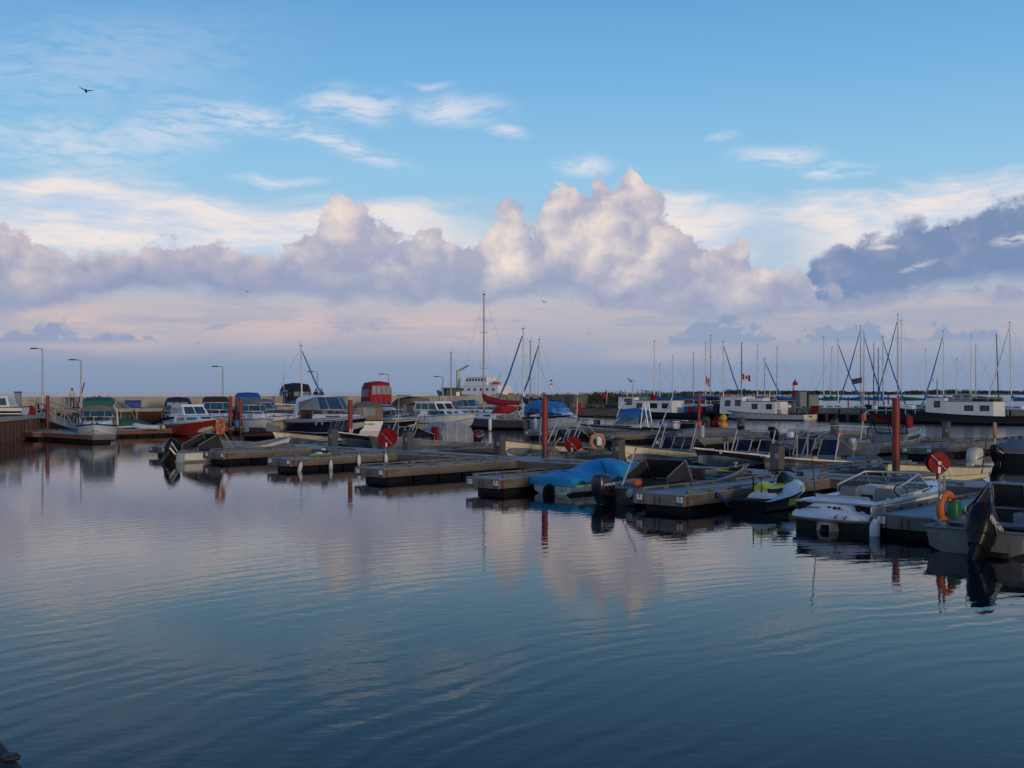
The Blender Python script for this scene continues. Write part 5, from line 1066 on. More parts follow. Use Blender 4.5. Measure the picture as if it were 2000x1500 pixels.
for x in (.5, 3.1):
    for sg in (1, -1): MB().tube([(x, sg * 1.15, 2.35), (x + .1, sg * 1.2, 1.1)], .05, 6).build('support_leg', REDC, b)
cruiser('small dark hulled runabout with white deck behind workboat tent', 782, 100.0, NV - .1, 5.6, 2.2, CHAR, .75, 1.05, [(.85, .998, WHITE, 'sheer_band')], trunk=(2.6, 5.0, .3, .85, .4), wind=(2.9, 1.3, 1.3, .5, .85), rail=.45, name='runabout', cat='motorboat')
b, H = cruiser('cruiser wholly tented in brown canvas with windows coloured as sunlit', 817, 112.0, NV - .3, 8.0, 2.9, WHITE, .9, 1.3, [(.7, .8, DGREY)], trunk=None, rail=.4, canopy=[(.1, 1.0, 2.5, 1.35), (1.4, 1.05, 2.9, 1.4), (4.4, 1.2, 2.85, 1.3), (5.2, 1.35, 2.2, 1.1)], cv=TANC, cwin=[(0, 1, -1, .2, .8, .25, .9, GVW), (1, 2, -1, .1, .4, .25, .9, GVW), (1, 2, -1, .55, .9, .25, .9, GVW)])
MB().rbox((2.6, 0, 3.02), (4.2, 2.2, .16), .3).build('hard_top', WHITE, b, smooth=50)
# cabin cruiser with long side window, bow right
b, H = cruiser('white cabin cruiser with black window band and twin stripes', 868, 98.5, NV - .02, 8.0, 2.8, OFFW, 1.15, 1.55, [(.72, .998, WHITE, 'sheer_band'), (.60, .645, BLACKP), (.30, .335, BLACKP), (.0, .2, TEAL, 'bottom_paint')], trunk=(2.0, 7.2, .68, 1.2, .45), twin=[(0, .20, .58, .22, .78), (0, .66, .76, .25, .7), (0, .82, .90, .3, .65), (1, .15, .85, .3, .75)], wind=None, rail=.55, f0=.25, rub=STEEL)
house(b, ring4(1.3, 4.3, 1.18, 1.05, 1.80), ring4(1.4, 3.8, 1.08, .95, 2.42), WHITE, 'wheelhouse', [(0, .05, .28, .1, .9), (0, .32, .62, .1, .9), (0, .66, .97, .1, .9), (1, .06, .46, .1, .9), (1, .54, .94, .1, .9)], GLASSD, roof=(.12, .12, WHITE))
add_canopy(b, [(.0, 2.05, 2.2, 1.0), (.6, 2.2, 2.42, 1.05), (1.25, 2.3, 2.5, 1.05)], NAVYC, 'stern_bimini', side=False, poles=(1.2, .1))
for px_, s_, lb in ((957, 69.5, 'tall white fender hanging off grey sailing yacht bow'), (1046, 71., 'white fender on side of blue canopy boat')):
    x_, y_, _ = AT(px_, 97. if px_ < 1000 else 98.); fender(0, 0, 0, lb, 1.0, .16, 0, pos=(x_, y_, .55))
# cabin boats hidden behind
cruiser('white cruiser with raked screens behind red sail cover', 928, 116.0, NV - .1, 8.0, 2.8, WHITE, 1.05, 1.4, [(.7, .76, NAVY)], trunk=(2.6, 7.0, .5, 1.15, .5), twin=[(0, .3, .7, .25, .7)], wind=(3.8, 1.6, 1.9, .7, 1.1), rail=.5)
cruiser('pale blue cruiser with dark screens beyond banded cruiser', 905, 121.0, NV - .4, 7.5, 2.7, mat('gelcoat_paleblue', (.35, .45, .55), .35), 1.0, 1.35, [], trunk=(2.4, 6.6, .5, 1.1, .5), twin=[(0, .2, .7, .25, .7)], wind=(3.4, 1.6, 1.85, .6, 1.05), rail=.5)
# blue canopy boat
b, H = cruiser('white motorboat fully covered by bright blue canopy', 1085, 99.0, NV - .35, 8.0, 2.8, OFFW, 1.1, 1.45, [(.88, .99, NAVY)], trunk=(2.2, 6.8, .5, 1.15, .5), twin=[(0, .15, .9, .2, .8, BLUEC)], wind=None, rail=.55, canopy=[(.2, 1.3, 2.3, 1.25), (1.2, 1.5, 2.65, 1.28), (3.4, 1.5, 2.55, 1.2), (5.0, 1.6, 2.0, .9)], cv=mat('canopy_bright_blue', (.03, .22, .50), .7, var=.15, bump=.2), cwin=[(1, 2, -1, .05, .95, .05, .6, mat('canopy_deep_blue', (.01, .04, .18), .5))])
MB().tube([(7.9, 0, 1.5), (8.3, 0, 2.7)], .025, 6).build('flag_staff', TUBE, b)
b2 = thing('ensign_flag', 'red ensign flag at bow of blue canopy boat', 'flag', AT(1126, 95., 1.0), .4)
MB().tube([(0, 0, 0), (.1, 0, 1.9)], .03, 6).build('staff', VWHT, b2)
MB().loft([[(.1, .0, 1.75), (.08, 0, .7)], [(.28, .12, 1.6), (.22, .08, .55)], [(.42, -.02, 1.4), (.36, .02, .4)]], False, False).build('cloth', REDC, b2, smooth=60)
# ------------------------------------------------------------------ second pontoon boats
b, H = cruiser('white cuddy boat with blue canvas and roof ladder', 1216, 84.5, math.pi - .28, 6.6, 2.3, BEIGE, .65, .95, [(.86, .998, DGREY)], trunk=None, wind=(4.0, 2.0, .95, .75, .9), canopy=[(1.4, 1.35, 2.0, .92), (2.2, 1.45, 2.2, .95), (3.1, 1.5, 2.1, .88), (3.6, 1.55, 1.85, .8)], cv=BLUEC, rail=.45, name='cuddy_boat', cat='motorboat', group='boats on the second pontoon', wm=GLASSB, deck=GREYB)
for sg in (1, -1): MB().tube([(1.2, sg * .95, .7), (1.5, sg * .95, 2.55)], .04, 6).build('rack_leg', WHITE, b); MB().tube([(1.8, sg * .95, .7), (1.6, sg * .95, 2.5)], .04, 6).build('rack_leg', WHITE, b); MB().tube([(3.6, sg * .85, 1.5), (3.2, sg * .8, 2.55)], .03, 6).build('rack_leg', WHITE, b)
MB().tube([(1.5, .95, 2.55), (1.5, -.95, 2.55)], .035, 6).build('rack_bar', WHITE, b); MB().tube([(3.2, .8, 2.55), (3.2, -.8, 2.55)], .03, 6).build('rack_bar', WHITE, b)
add_outboard(b, -.02, .45, .5, .75, WOUT, 0); add_outboard(b, -.02, -.3, .5, .85, WOUT, 0)
b = inflatable('black inflatable boat with white lettering and orange gear', 1315, 82.0, math.pi + .10, 4.8, 2.0, RUBB, .32, .38)
text('lettering', 'JL', .34, VWHT, b, face_mat((4.15, .93, .55), (-1, .25, 0), (0, -.2, 1)), .01)
for x, y, m_ in ((1.0, .2, ORNG), (1.6, -.3, REDP), (.5, .4, ORNG), (2.2, .1, VWHT), (1.3, .5, BLACKC)): MB().rbox((x, y, .95), (.55, .5, .6), .5).build('gear_bag', m_, b, smooth=50)
MB().rbox((3.3, 0, 1.0), (.2, .25, .45), .5).build('winch', RUBB, b, smooth=50); add_outboard(b, -.02, 0, .75, .9, BLACKP, 0)
b = inflatable('grey covered inflatable boat below the red reel', 1392, 74.0, .10, 5.2, 2.0, GREYC, .34, .42)
add_canopy(b, [(.4, .6, .9, .9), (2.0, .7, 1.05, .92), (4.0, .7, 1.0, .7), (4.9, .7, .8, .2)], GREYC, 'grey_cover')
b = inflatable('orange and red inflatable behind red piling', 1350, 88.0, .05, 4.4, 1.9, ORNG, .30, .36)
for x, m_ in ((.8, REDP), (1.7, VWHT), (2.5, BLACKC)): MB().rbox((x, 0, .9), (.6, .8, .5), .5).build('gear_bag', m_, b, smooth=50)
o = thing('mooring_buoy', 'pair of yellow buoys hanging beside far red reel', 'buoy', D(66.3, t_at(1413, 66.3), .62), 0)
for z_, r_ in ((.95, .26), (.45, .30)): MB().lathe([(.02, -r_), (r_ * .7, -r_ * .7), (r_, 0), (r_ * .7, r_ * .7), (.05, r_), (.05, r_ + .1)], 14, (0, 0, z_)).build('buoy_ball', YELLOW, o, smooth=60)
b = boat('open_skiff', 'small open boat with blue seats and white engine cover', 58.2, 34.2, 0, cat='skiff'); H = Hull(5.0, 1.8, .5, .75, a=.4); add_hull(b, H, ALU, ALU, [(.6, .7, BLACKP)], open_=mat('seat_blue', (.02, .07, .22), .6), floor=.3)
frame_screen(b, 2.6, .6, .7, 1.1, .15, [(.0, .45), (.55, 1.)], CLEAR, TUBE, side=.8, body=(.3, GREYB)); MB().rbox((1.7, .1, .82), (.4, .4, .34), .5).build('engine_cover', VWHT, b, smooth=50)
MB().tube([(.9, .7, .5), (1.2, .7, 1.6), (1.2, -.7, 1.6), (.9, -.7, .5)], .025, 6).build('grab_arch', ALU, b); add_outboard(b, -.02, 0, .6, .95, BLACKP, 10)
b = boat('aluminium_workboat', 'aluminium boat with tubular arch and split windscreen', 57.0, 28.2, 0, cat='workboat'); H = Hull(7.2, 2.2, .62, .95, a=.42); add_hull(b, H, ALU, ALU, [(.9, .97, ALUG)], open_=ALU, floor=.2)
frame_screen(b, 3.4, .92, 1.05, 1.65, .35, [(.0, .46), (.54, 1.)], CLEAR, BLACKP, side=1.1, body=(.2, GREYB), r=.035)
MB().tube([(1.6, 1.0, .6), (2.0, 1.0, 2.1), (2.2, .8, 2.35), (2.2, -.8, 2.35), (2.0, -1.0, 2.1), (1.6, -1.0, .6)], .035, 8).build('tubular_arch', TUBE, b, smooth=60); MB().rbox((2.2, .45, 2.5), (.2, .3, .2), .5).build('arch_light', VWHT, b, smooth=50)
MB().rbox((1.95, .98, 1.95), (.2, .25, .4), .5).build('life_vest', ORNG, b, smooth=50); MB().lathe([(.35, -.04), (.35, .04)], 20, (3.1, -1.15, 1.7), 'y').build('spare_reel', REDP, b); add_rail(b, H, .6, .97, .35, 4); add_outboard(b, -.02, .5, .45, .7, TUBE, 0)
b = boat('aluminium_workboat', 'dark boat with black outboard below the far ring', 53.6, 19.2, 0, cat='workboat'); H = Hull(6.5, 2.2, .55, .9, a=.42); add_hull(b, H, CHAR, ALU, [], open_=GREYB, floor=.2); add_outboard(b, -.02, .6, .28, 1.05, BLACKP, 0, decal=VWHT)
add_canopy(b, [(.6, .5, .8, .95), (1.4, .55, 1.1, .95), (2.6, .6, 1.1, .9), (3.2, .7, .85, .8)], GREYC, 'grey_tent')
b = boat('open_skiff', 'tan aluminium hull moored beyond the far ring', 68.6, 23.0, 0, cat='skiff'); H = Hull(6.5, 2.2, .8, 1.1, a=.42); add_hull(b, H, ALU, TAN, [(.9, .99, TAN)], open_=GREYB)
MB().tube([(2, .8, .7), (2, .8, 1.9), (2, -.8, 1.9), (2, -.8, .7)], .03, 6).build('grab_arch', ALU, b)
o = thing('pipe_rail', 'long thin pipe strapped across the far timber post', 'pipe', D(67.0, t_at(1630, 67.), 0), 0)
MB().tube([(-1.9, 0, .55), (-1.6, 0, 1.15), (.4, 0, 1.2), (4.2, .4, 1.02)], .035, 6).build('pipe', STEEL, o, smooth=60); MB().tube([(2.2, .2, .55), (2.2, .2, 1.75)], .02, 6).build('stake', DGREY, o)
# boats and people at the quay on the left
b = start('quay_boat', 'white cabin boat parked on the quay edge at far left', -38, 79.0, math.pi + .15, 6.0, 'motorboat'); b.location.z = 1.72; H = Hull(6.0, 2.3, .6, .8, draft=.0, a=.5); add_hull(b, H, OFFW, DGREY, [(.4, .6, BLACKP)], open_=SEAT); house(b, ring4(.8, 4.2, .95, .85, .62), ring4(1.0, 3.4, .85, .75, 1.28), WHITE, 'cabin', [(2, .05, .3, .15, .9), (2, .35, .65, .15, .9), (2, .7, .95, .15, .9), (3, .1, .9, .15, .9)], GLASSB, roof=(.06, .06, WHITE))
o = thing('power_pedestal', 'grey pedestal post on the quay with dark cover', 'pedestal', AT(35, 84., 1.68), 0); MB().box(-.2, .2, -.2, .2, 0, 1.65).build('cabinet', STEEL, o, bevel=.02); MB().box(-.24, .24, -.24, .24, 1.652, 1.72).build('cap', DGREY, o, bevel=.01)
o = thing('utility_box', 'beige utility box on the quay beside pedestal', 'box', AT(20, 82., 1.68), 0); MB().box(-.5, .5, -.3, .3, 0, .72).build('cabinet', OFFW, o, bevel=.03); MB().box(-.52, .52, -.32, .32, .722, .76).build('lid', STEEL, o)
o = thing('hose_reel', 'red hose cabinet at corner of the quay', 'hose reel', AT(60, 86., 1.68), 0); MB().box(-.45, .45, -.2, .2, .0, .25).build('tray', REDP, o, bevel=.02); MB().lathe([(.26, -.12), (.26, .12)], 18, (0, 0, .4), 'y').build('drum', REDP, o); MB().rbox((.5, 0, .6), (.25, .2, .5), .5).build('black_bag', RUBB, o, smooth=50)
o = thing('small_crane', 'slanted dark boom crane beside green canopied cruiser', 'crane', AT(150, 99., 1.94), 0); MB().tube([(0, 0, 0), (.45, 0, 1.5)], .07, 6).build('lower_boom', REDP, o); MB().tube([(.45, 0, 1.5), (.68, 0, 2.25)], .05, 6).build('upper_boom', DGREY, o); MB().box(-.3, .3, -.3, .3, -.02, .12).build('base', DGREY, o)
o = thing('storage_bin', 'blue lidded bin on the promenade by parapet', 'bin', AT(260, 102., 1.945), .2); MB().box(-.65, .65, -.4, .4, 0, .55).build('body', mat('bin_blue', (.01, .05, .22), .5), o, bevel=.03); MB().box(-.7, .7, -.45, .45, .552, .68).build('lid', mat('bin_blue', (.01, .05, .22), .5), o, bevel=.03)
# ------------------------------------------------------------------ people
def person(label, loc, rz, top, legs, arms='down', hair=(.02, .015, .012)):
    V = {'pel': (0, 0, .95), 'ch': (0, .0, 1.28), 'sh': (0, 0, 1.42), 'nk': (0, .0, 1.52), 'hd': (0, -.02, 1.64), 'ht': (0, -.02, 1.73), 'hl': (.09, 0, .92), 'kl': (.11, -.02, .5), 'al': (.11, .02, .08), 'tl': (.11, -.14, .04), 'hr': (-.09, 0, .92), 'kr': (-.11, -.04, .5), 'ar': (-.11, .0, .08), 'tr': (-.11, -.16, .04), 'sl': (.19, 0, 1.40), 'sr': (-.19, 0, 1.40)}
    if arms == 'down': V.update(el=(.25, .02, 1.12), wl=(.24, -.08, .88), er=(-.25, .02, 1.12), wr=(-.24, -.08, .88))
    elif arms == 'front': V.update(el=(.24, -.10, 1.15), wl=(.12, -.32, 1.12), er=(-.24, -.10, 1.15), wr=(-.12, -.32, 1.12))
    else: V.update(el=(.40, -.04, 1.30), wl=(.62, -.10, 1.34), er=(-.40, -.04, 1.28), wr=(-.60, -.10, 1.18))
    ed = [('pel', 'ch'), ('ch', 'sh'), ('sh', 'nk'), ('nk', 'hd'), ('hd', 'ht'), ('pel', 'hl'), ('hl', 'kl'), ('kl', 'al'), ('al', 'tl'), ('pel', 'hr'), ('hr', 'kr'), ('kr', 'ar'), ('ar', 'tr'), ('sh', 'sl'), ('sl', 'el'), ('el', 'wl'), ('sh', 'sr'), ('sr', 'er'), ('er', 'wr')]
    rad = dict(pel=.15, ch=.16, sh=.12, nk=.055, hd=.105, ht=.08, hl=.10, kl=.065, al=.045, tl=.04, hr=.10, kr=.065, ar=.045, tr=.04, sl=.075, sr=.075, el=.05, er=.05, wl=.04, wr=.04)
    ks = list(V); me = bpy.data.meshes.new('body'); me.from_pydata([V[k] for k in ks], [(ks.index(a), ks.index(c)) for a, c in ed], [])
    o = bpy.data.objects.new('tmp', me); COL.objects.link(o); o.modifiers.new('s', 'SKIN'); sv = me.skin_vertices[0].data
    for i, k in enumerate(ks): sv[i].radius = (rad[k] * (1.15 if k in ('pel', 'ch') else 1), rad[k] * (.8 if k in ('pel', 'ch', 'sh') else 1)); sv[i].use_root = (k == 'pel')
    o.modifiers.new('u', 'SUBSURF').levels = 1
    m2 = bpy.data.meshes.new_from_object(o.evaluated_get(bpy.context.evaluated_depsgraph_get())); bpy.data.objects.remove(o)
    m2.materials.clear()
    for q in (SKIN, top, legs): m2.materials.append(q)
    for p in m2.polygons:
        c = p.center; p.use_smooth = True
        p.material_index = 0 if (c.z > 1.50 or (abs(c.x) > .18 and arms == 'out' and abs(c.x) > .5) or (arms != 'out' and abs(c.x) > .2 and c.z < 1.0)) else (1 if c.z > .95 else 2)
    r = thing('person', label, 'person', loc, rz, 'people on the quays')
    body = bpy.data.objects.new('body', m2); COL.objects.link(body); body.parent = r
    MB().lathe([(.02, .085), (.09, .055), (.115, .0), (.10, -.05)], 12, (0, .005, 1.685)).build('hair', mat('hair_dark', hair, .8), r, smooth=60)
    for sg in (1, -1): MB().rbox((sg * .115, -.015, 1.64), (.03, .05, .07), .6).build('ear', SKIN, r)
    MB().rbox((0, -.135, 1.635), (.03, .04, .05), .6).build('nose', SKIN, r)
person('person in white shirt and dark cap at the railing', AT(141, 98., 1.94), .3, mat('shirt_white', (.5, .5, .52), .8), mat('trousers_dark', (.03, .03, .04), .8), 'front')
person('person in dark blue with arms spread on promenade', AT(556, 113., 1.94), 0., mat('jacket_blue', (.02, .04, .09), .8), mat('trousers_dark', (.03, .03, .04), .8), 'out')
person('person in black jacket beside a lamp post', AT(617, 116., 1.94), .2, mat('jacket_black', (.015, .015, .02), .8), mat('trousers_dark', (.03, .03, .04), .8), 'down')
person('person in maroon jacket beside the one in black', AT(628, 116.5, 1.94), -.3, mat('jacket_maroon', (.06, .015, .02), .8), mat('trousers_dark', (.03, .03, .04), .8), 'down')
o = thing('viewing_railing', 'short steel railing in front of person on quay', 'railing', AT(146, 96.5, 1.94), 0)
for x in (-.5, .1, .7): MB().tube([(x, 0, 0), (x, 0, 1.0)], .03, 6).build('railing_post', STEEL, o)
for z in (.5, 1.0): MB().tube([(-.5, 0, z), (.7, 0, z)], .025, 6).build('railing_bar', STEEL, o)
# ------------------------------------------------------------------ fishing pier and fishing boats
SF = 119.6
pier = thing('fishing_pier', 'long pier of grey concrete blocks on dark timber piles', 'pier', (0, 0, 0), 0)
tA, tB = t_at(2080, 122.), t_at(1250, 122.)
blk = None; t = tA; k = 0
while t < tB:
    if blk is None: blk = MB().box(0, .9, 0, 2.55, .78, 1.5).build('concrete_block', CONCG, pier, bevel=.05)
    else: share('concrete_block', blk, pier, (0, 0, 0))
    o_ = [c for c in pier.children][-1] if k else blk
    o_.location = D(121.9 + random.uniform(-.03, .03), t, random.uniform(-.03, .03)); o_.rotation_euler = (0, 0, TH)
    t += 2.78; k += 1
pl = MB().box(0, 5.5, 0, tB - tA, .9, 1.38).build('pier_deck', CONCG, pier); pl.location = D(122.85, tA, 0); pl.rotation_euler = (0, 0, TH)
pw = MB().box(0, .3, 0, tB - tA, -1.5, .76).build('recess_wall', mat('recess_wall_dark', (.022, .018, .016), .85, var=.4, stretch=(1, 3, .4), bump=.4), pier); pw.location = D(122.3, tA, 0); pw.rotation_euler = (0, 0, TH)  # dark wall filling the recess behind the piles
pile = None; t = tA
while t < tB:
    if pile is None: pile = MB().lathe([(.2, -1.5), (.19, .95)], 8).build('timber_pile', POSTW, pier, smooth=50)
    else: pile = share('timber_pile', pile, pier, (0, 0, 0))
    pile.location = D(121.75, t + random.uniform(-.1, .1), random.uniform(-.1, .05)); t += 1.39
o = MB().box(0, .5, 0, 1.0, .9, 1.75).build('red_ladder_frame', REDP, pier); o.location = D(121.8, t_at(1598, 121.8), 0); o.rotation_euler = (0, 0, TH)
def fishboat(label, px0, px1, B, hull, zs, zb, bottom=ANTIF, house_=None, zh=(2.3, 2.8), split=.5, wins=(), s=SF, sheer=None, name='fishing_boat'):
    t0, t1 = t_at(px0, s), t_at(px1, s); L = t1 - t0
    b = thing(name, label, 'fishing boat', D(s, t0), TH + math.pi / 2, 'fishing boats along the pier')
    H = Hull(L, B, zs, zb, draft=.5, a=.45, p=2.2, rake=1.2, cr=.92, zc=.15, e=3.0, stern=.9)
    add_hull(b, H, hull, sheer or CHAR, [(.0, .33, bottom, 'bottom_paint')], transom=None, open_=DGREY, floor=.35, iw=.12)
    ha, hf = t_at(house_[0], s) - t0, t_at(house_[1], s) - t0; za = zs - .05; xm = hf - (hf - ha) * split; w = B / 2 - .38
    h1 = house(b, ring4(ha, xm, w, w, za), ring4(ha + .05, xm, w * .97, w * .97, zh[0]), OFFW, 'deckhouse', [(2, 1 - q1, 1 - q0, v0, v1, m_) for q0, q1, v0, v1, m_, hh in wins if hh == 0], GLASSD, frame=DGREY, roof=(.08, .06, GREYC))
    h2 = house(b, ring4(xm + .01, hf, w, w * .9, za), ring4(xm + .01, hf - .1, w * .97, w * .86, zh[1]), OFFW, 'wheelhouse', [(2, 1 - q1, 1 - q0, v0, v1, m_) for q0, q1, v0, v1, m_, hh in wins if hh == 1] + [(1, .1, .45, .5, .85), (1, .55, .9, .5, .85)], GLASSD, frame=DGREY, roof=(.08, .06, OFFW))
    return b, H, ha, hf, xm, w
GRN = mat('window_green', (.02, .10, .08), .2)
b, H, ha, hf, xm, w = fishboat('grey hulled fishing boat with white house and named transom', 1583, 1385, 3.7, mat('hull_grey', (.44, .46, .49), .5, var=.1, dirt=((.15, .13, .11), .4)), .76, 1.7, house_=(1527, 1417), zh=(2.2, 2.75), split=.42,
    wins=[(.08, .30, .52, .78, GRN, 1), (.55, .76, .50, .76, GLASSD, 1), (.12, .26, .45, .78, GLASSD, 0), (.55, .69, .45, .78, GLASSD, 0)], sheer=BLACKP)
MB().add([(-.012, 1.5, .20), (-.012, -1.5, .20), (-.012, -1.60, .75), (-.012, 1.60, .75)], [(0, 1, 2, 3)]).build('name_board', CREAM, b)
text('boat_name', 'Billy J', .42, BLACKP, b, face_mat((-.03, 0, .50), (0, -1, 0), (0, 0, 1)), .006)
for y in (-.25, .25): MB().tube([(ha - .15, y + .9, .7), (ha - .12, y + .9, 2.3)], .03, 6).build('ladder_rail', RUST, b)
for z in (.9, 1.25, 1.6, 1.95): MB().tube([(ha - .14, .65, z), (ha - .14, 1.15, z)], .025, 6).build('ladder_rung', RUST, b)
MB().torus((ha - .2, .9, 1.0), .26, .07, 'x', 18, 8).build('life_ring', ORNG, b, smooth=60)
MB().lathe([(.11, 0), (.11, .9), (.16, .92), (.16, 1.05)], 10, (xm + .5, .2, 2.7)).build('exhaust_stack', BLACKP, b); MB().box(xm - 2.4, xm - .3, -.8, .6, 2.27, 2.62).build('roof_locker', OFFW, b, bevel=.03)
MB().box(hf - 1.0, hf - .3, -.4, .4, 2.82, 3.1).build('roof_crate', ORNG, b, bevel=.03); MB().tube([(ha + 1.5, .3, 2.2), (ha + 1.4, .3, 4.3)], .05, 6).build('light_mast', VWHT, b); MB().box(hf + .4, hf + 1.2, -1.0, 1.0, .9, 1.9).build('net_drum_frame', DGREY, b, bevel=.04)
for x, z in ((.6, 1.7), (1.2, 1.5)): MB().tube([(x, 1.2, .9), (x + .2, .2, z), (x, -1.0, .9)], .05, 6).build('stern_hoop', DGREY, b)
b, H, ha, hf, xm, w = fishboat('long black fishing boat with white house and radar mast', 2190, 1688, 4.0, mat('hull_blueblack', (.022, .028, .034), .45, var=.2), .80, 2.0, house_=(1952, 1818), zh=(2.35, 2.68), split=.30,
    wins=[(.25, .55, .55, .82, GLASSD, 1), (.10, .25, .45, .72, GLASSD, 0), (.42, .57, .45, .72, GLASSD, 0)])
MB().tube([(hf - .7, 0, 2.7), (hf - .7, 0, 4.9)], .07, 8).build('radar_mast', STEEL, b); MB().lathe([(.05, 0), (.36, .03), (.40, .14), (.34, .25), (.1, .29)], 16, (hf - .35, .1, 4.55)).build('radar_dome', VWHT, b, smooth=50)
house(b, ring4(ha + 2.6, ha + 4.6, .8, .8, 2.42), ring4(ha + 2.6, ha + 4.6, .78, .78, 3.15), STEEL, 'roof_hut', [(2, .1, .4, .15, .85, GREYC), (2, .6, .9, .15, .85, GREYC)], GREYC)
for q in range(9): MB().rbox((ha + .1 + q * .30, random.uniform(-.5, .7), 2.62), (.5, .7, .42), .5).build('green_net', mat('net_green', (.08, .11, .05), .9, var=.3, bump=.5), b, smooth=50)
for z in (.3, .75): MB().tube([(ha - 2.2, 1.2, 2.4 + z), (ha + 4.6, 1.2, 2.4 + z)], .02, 6).build('roof_rail', VWHT, b)
for q in range(5): MB().tube([(hf + 1 + q * 1.1, w + .1, 1.0), (hf + 1 + q * 1.1, w + .05, 1.75)], .035, 6).build('rail_post', STEEL, b)
MB().tube([(hf + .8, w + .1, 1.72), (hf + 5.6, w * .85, 1.78)], .035, 6).build('side_rail', OFFW, b); MB().lathe([(.3, .8), (.33, 1.2), (.3, 1.6)], 12, (hf + .9, .9, 0)).build('drum_green', mat('drum_teal', (.02, .14, .12), .5), b, smooth=40)
MB().box(hf + 1.5, hf + 2.3, .2, 1.2, .6, 1.5).build('fish_tote', mat('tote_grey', (.08, .09, .09), .6), b, bevel=.03)
b, H, ha, hf, xm, w = fishboat('dark low fishing boat with white house and aft ladder', 1385, 1200, 3.6, CHAR, .72, 1.3, house_=(1325, 1218), zh=(2.25, 2.65), split=.32,
    wins=[(.15, .6, .55, .88, GLASSB, 1), (.08, .24, .42, .75, GLASSD, 0), (.40, .56, .42, .75, GLASSD, 0), (.78, .92, .45, .75, GLASSD, 0)], bottom=CHAR)
for y in (.5, 1.0): MB().tube([(ha - .1, y, .7), (ha - .1, y, 2.3)], .03, 6).build('ladder_rail', VWHT, b)
for z in (.95, 1.3, 1.65, 2.0): MB().tube([(ha - .1, .5, z), (ha - .1, 1.0, z)], .025, 6).build('ladder_rung', VWHT, b)
MB().box(xm - 1.4, xm - .5, -.4, .5, 2.32, 2.75).build('roof_vent', STEEL, b, bevel=.02); MB().tube([(hf - .6, 0, 2.75), (hf - .6, 0, 4.3)], .05, 6).build('light_mast', STEEL, b); MB().box(xm - 2.6, xm - 2.0, .0, .6, 2.32, 3.0).build('red_locker', REDP, b, bevel=.02)
for x_, m_ in ((.8, REDP), (1.5, mat('crate_blue', (.03, .06, .16), .6)), (2.2, REDP), (2.9, BLUEC)): MB().box(x_, x_ + .55, -.5, .6, .8, 1.55).build('fish_crate', m_, b, bevel=.03)
WDG = mat('weathered_planks', (.13, .115, .10), .85, var=.3, stretch=(.4, 1, 5), bump=.4)
b, H, ha, hf, xm, w = fishboat('unpainted grey timber fishing boat with slab sided cabin', 1232, 1062, 3.8, WDG, 1.15, 1.9, house_=(1135, 1072), zh=(2.9, 2.95), split=.5, bottom=WDG,
    wins=[(.3, .5, .4, .8, GLASSD, 0), (.2, .4, .45, .8, GLASSD, 1), (.55, .75, .45, .8, GLASSD, 1)], sheer=WDG, name='timber_fishing_boat')
for c in b.children:
    if c.name.split('.')[0] in ('deckhouse', 'wheelhouse', 'roof'): c.data.materials[0] = WDG
MB().tube([(hf - .5, 0, 2.9), (hf - .45, 0, 5.2)], .05, 6).build('light_mast', STEEL, b); MB().torus((ha + .3, w + .06, 1.5), .26, .07, 'y', 18, 8).build('life_ring', PEACH, b, smooth=60)
for z in (4.5, 5.0): MB().rbox((hf - .45, 0, z), (.3, .3, .2), .5).build('mast_lamp', DGREY, b, smooth=50)
MB().box(1.2, 3.6, -1.2, 1.2, 1.0, 1.7).build('net_box', DGREY, b, bevel=.05)
def flag(label, px, Y, z, w, h, kind, staff=3.0, tilt=.1):
    o = thing('flag', label, 'flag', AT(px, Y, z), -.2)
    MB().tube([(0, 0, -staff), (tilt, 0, h * .6)], .03, 6).build('staff', VWHT, o)
    P = lambda u, v: (w * u + tilt, .12 * math.sin(u * 5) * u * w, (v - .5) * h - .35 * u * h)
    def strip(u0, u1, v0, v1, m, nm): MB().loft([[P(u0 + (u1 - u0) * i / 4, v0), P(u0 + (u1 - u0) * i / 4, v1)] for i in range(5)], False, False).build(nm, m, o, smooth=60)
    if kind == 'ca':
        strip(0, .27, 0, 1, REDC, 'red_bar'); strip(.27, .73, 0, 1, VWHT, 'white_field'); strip(.73, 1, 0, 1, REDC, 'red_bar')
        lf = [(0, .42), (.07, .26), (.16, .32), (.13, .08), (.28, .16), (.36, .12), (.40, .06), (.22, -.14), (.24, -.22), (.02, -.18), (.02, -.42), (-.02, -.42), (-.02, -.18), (-.24, -.22), (-.22, -.14), (-.40, .06), (-.36, .12), (-.28, .16), (-.13, .08), (-.16, .32), (-.07, .26)]
        MB().add([(P(.5 + a * .42, .5 + c)[0], P(.5 + a * .42, .5 + c)[1] - .02, P(.5 + a * .42, .5 + c)[2]) for a, c in lf], [tuple(range(len(lf)))]).build('maple_leaf', REDC, o)
    elif kind == 'red': strip(0, 1, 0, 1, REDC, 'cloth'); strip(.0, .35, .5, 1, NAVYC, 'canton')
    else:
        for i in range(4): strip(0, 1, i / 4, (i + 1) / 4, (kind if i % 2 else NAVYC) if kind is not REDC else (REDC if i % 2 else VWHT), 'cloth_band')
flag('canadian flag flying above the grey fishing boat', 1448, 140., 5.3, 1.0, .75, 'ca', 2.6)
flag('small faded red and white flag on slanted staff', 1374, 150., 5.0, .5, 1.2, 'ca', 2.2, .3)
flag('tattered red ensign over the timber fishing boat', 1184, 158., 3.1, -.7, .9, 'red', 2.4, .15)
flag('black and white flag on mast by fishing boat bow', 1684, 150., 5.0, -1.3, .75, mat('flag_grey', (.12, .09, .10), .8), 3.2, .0)
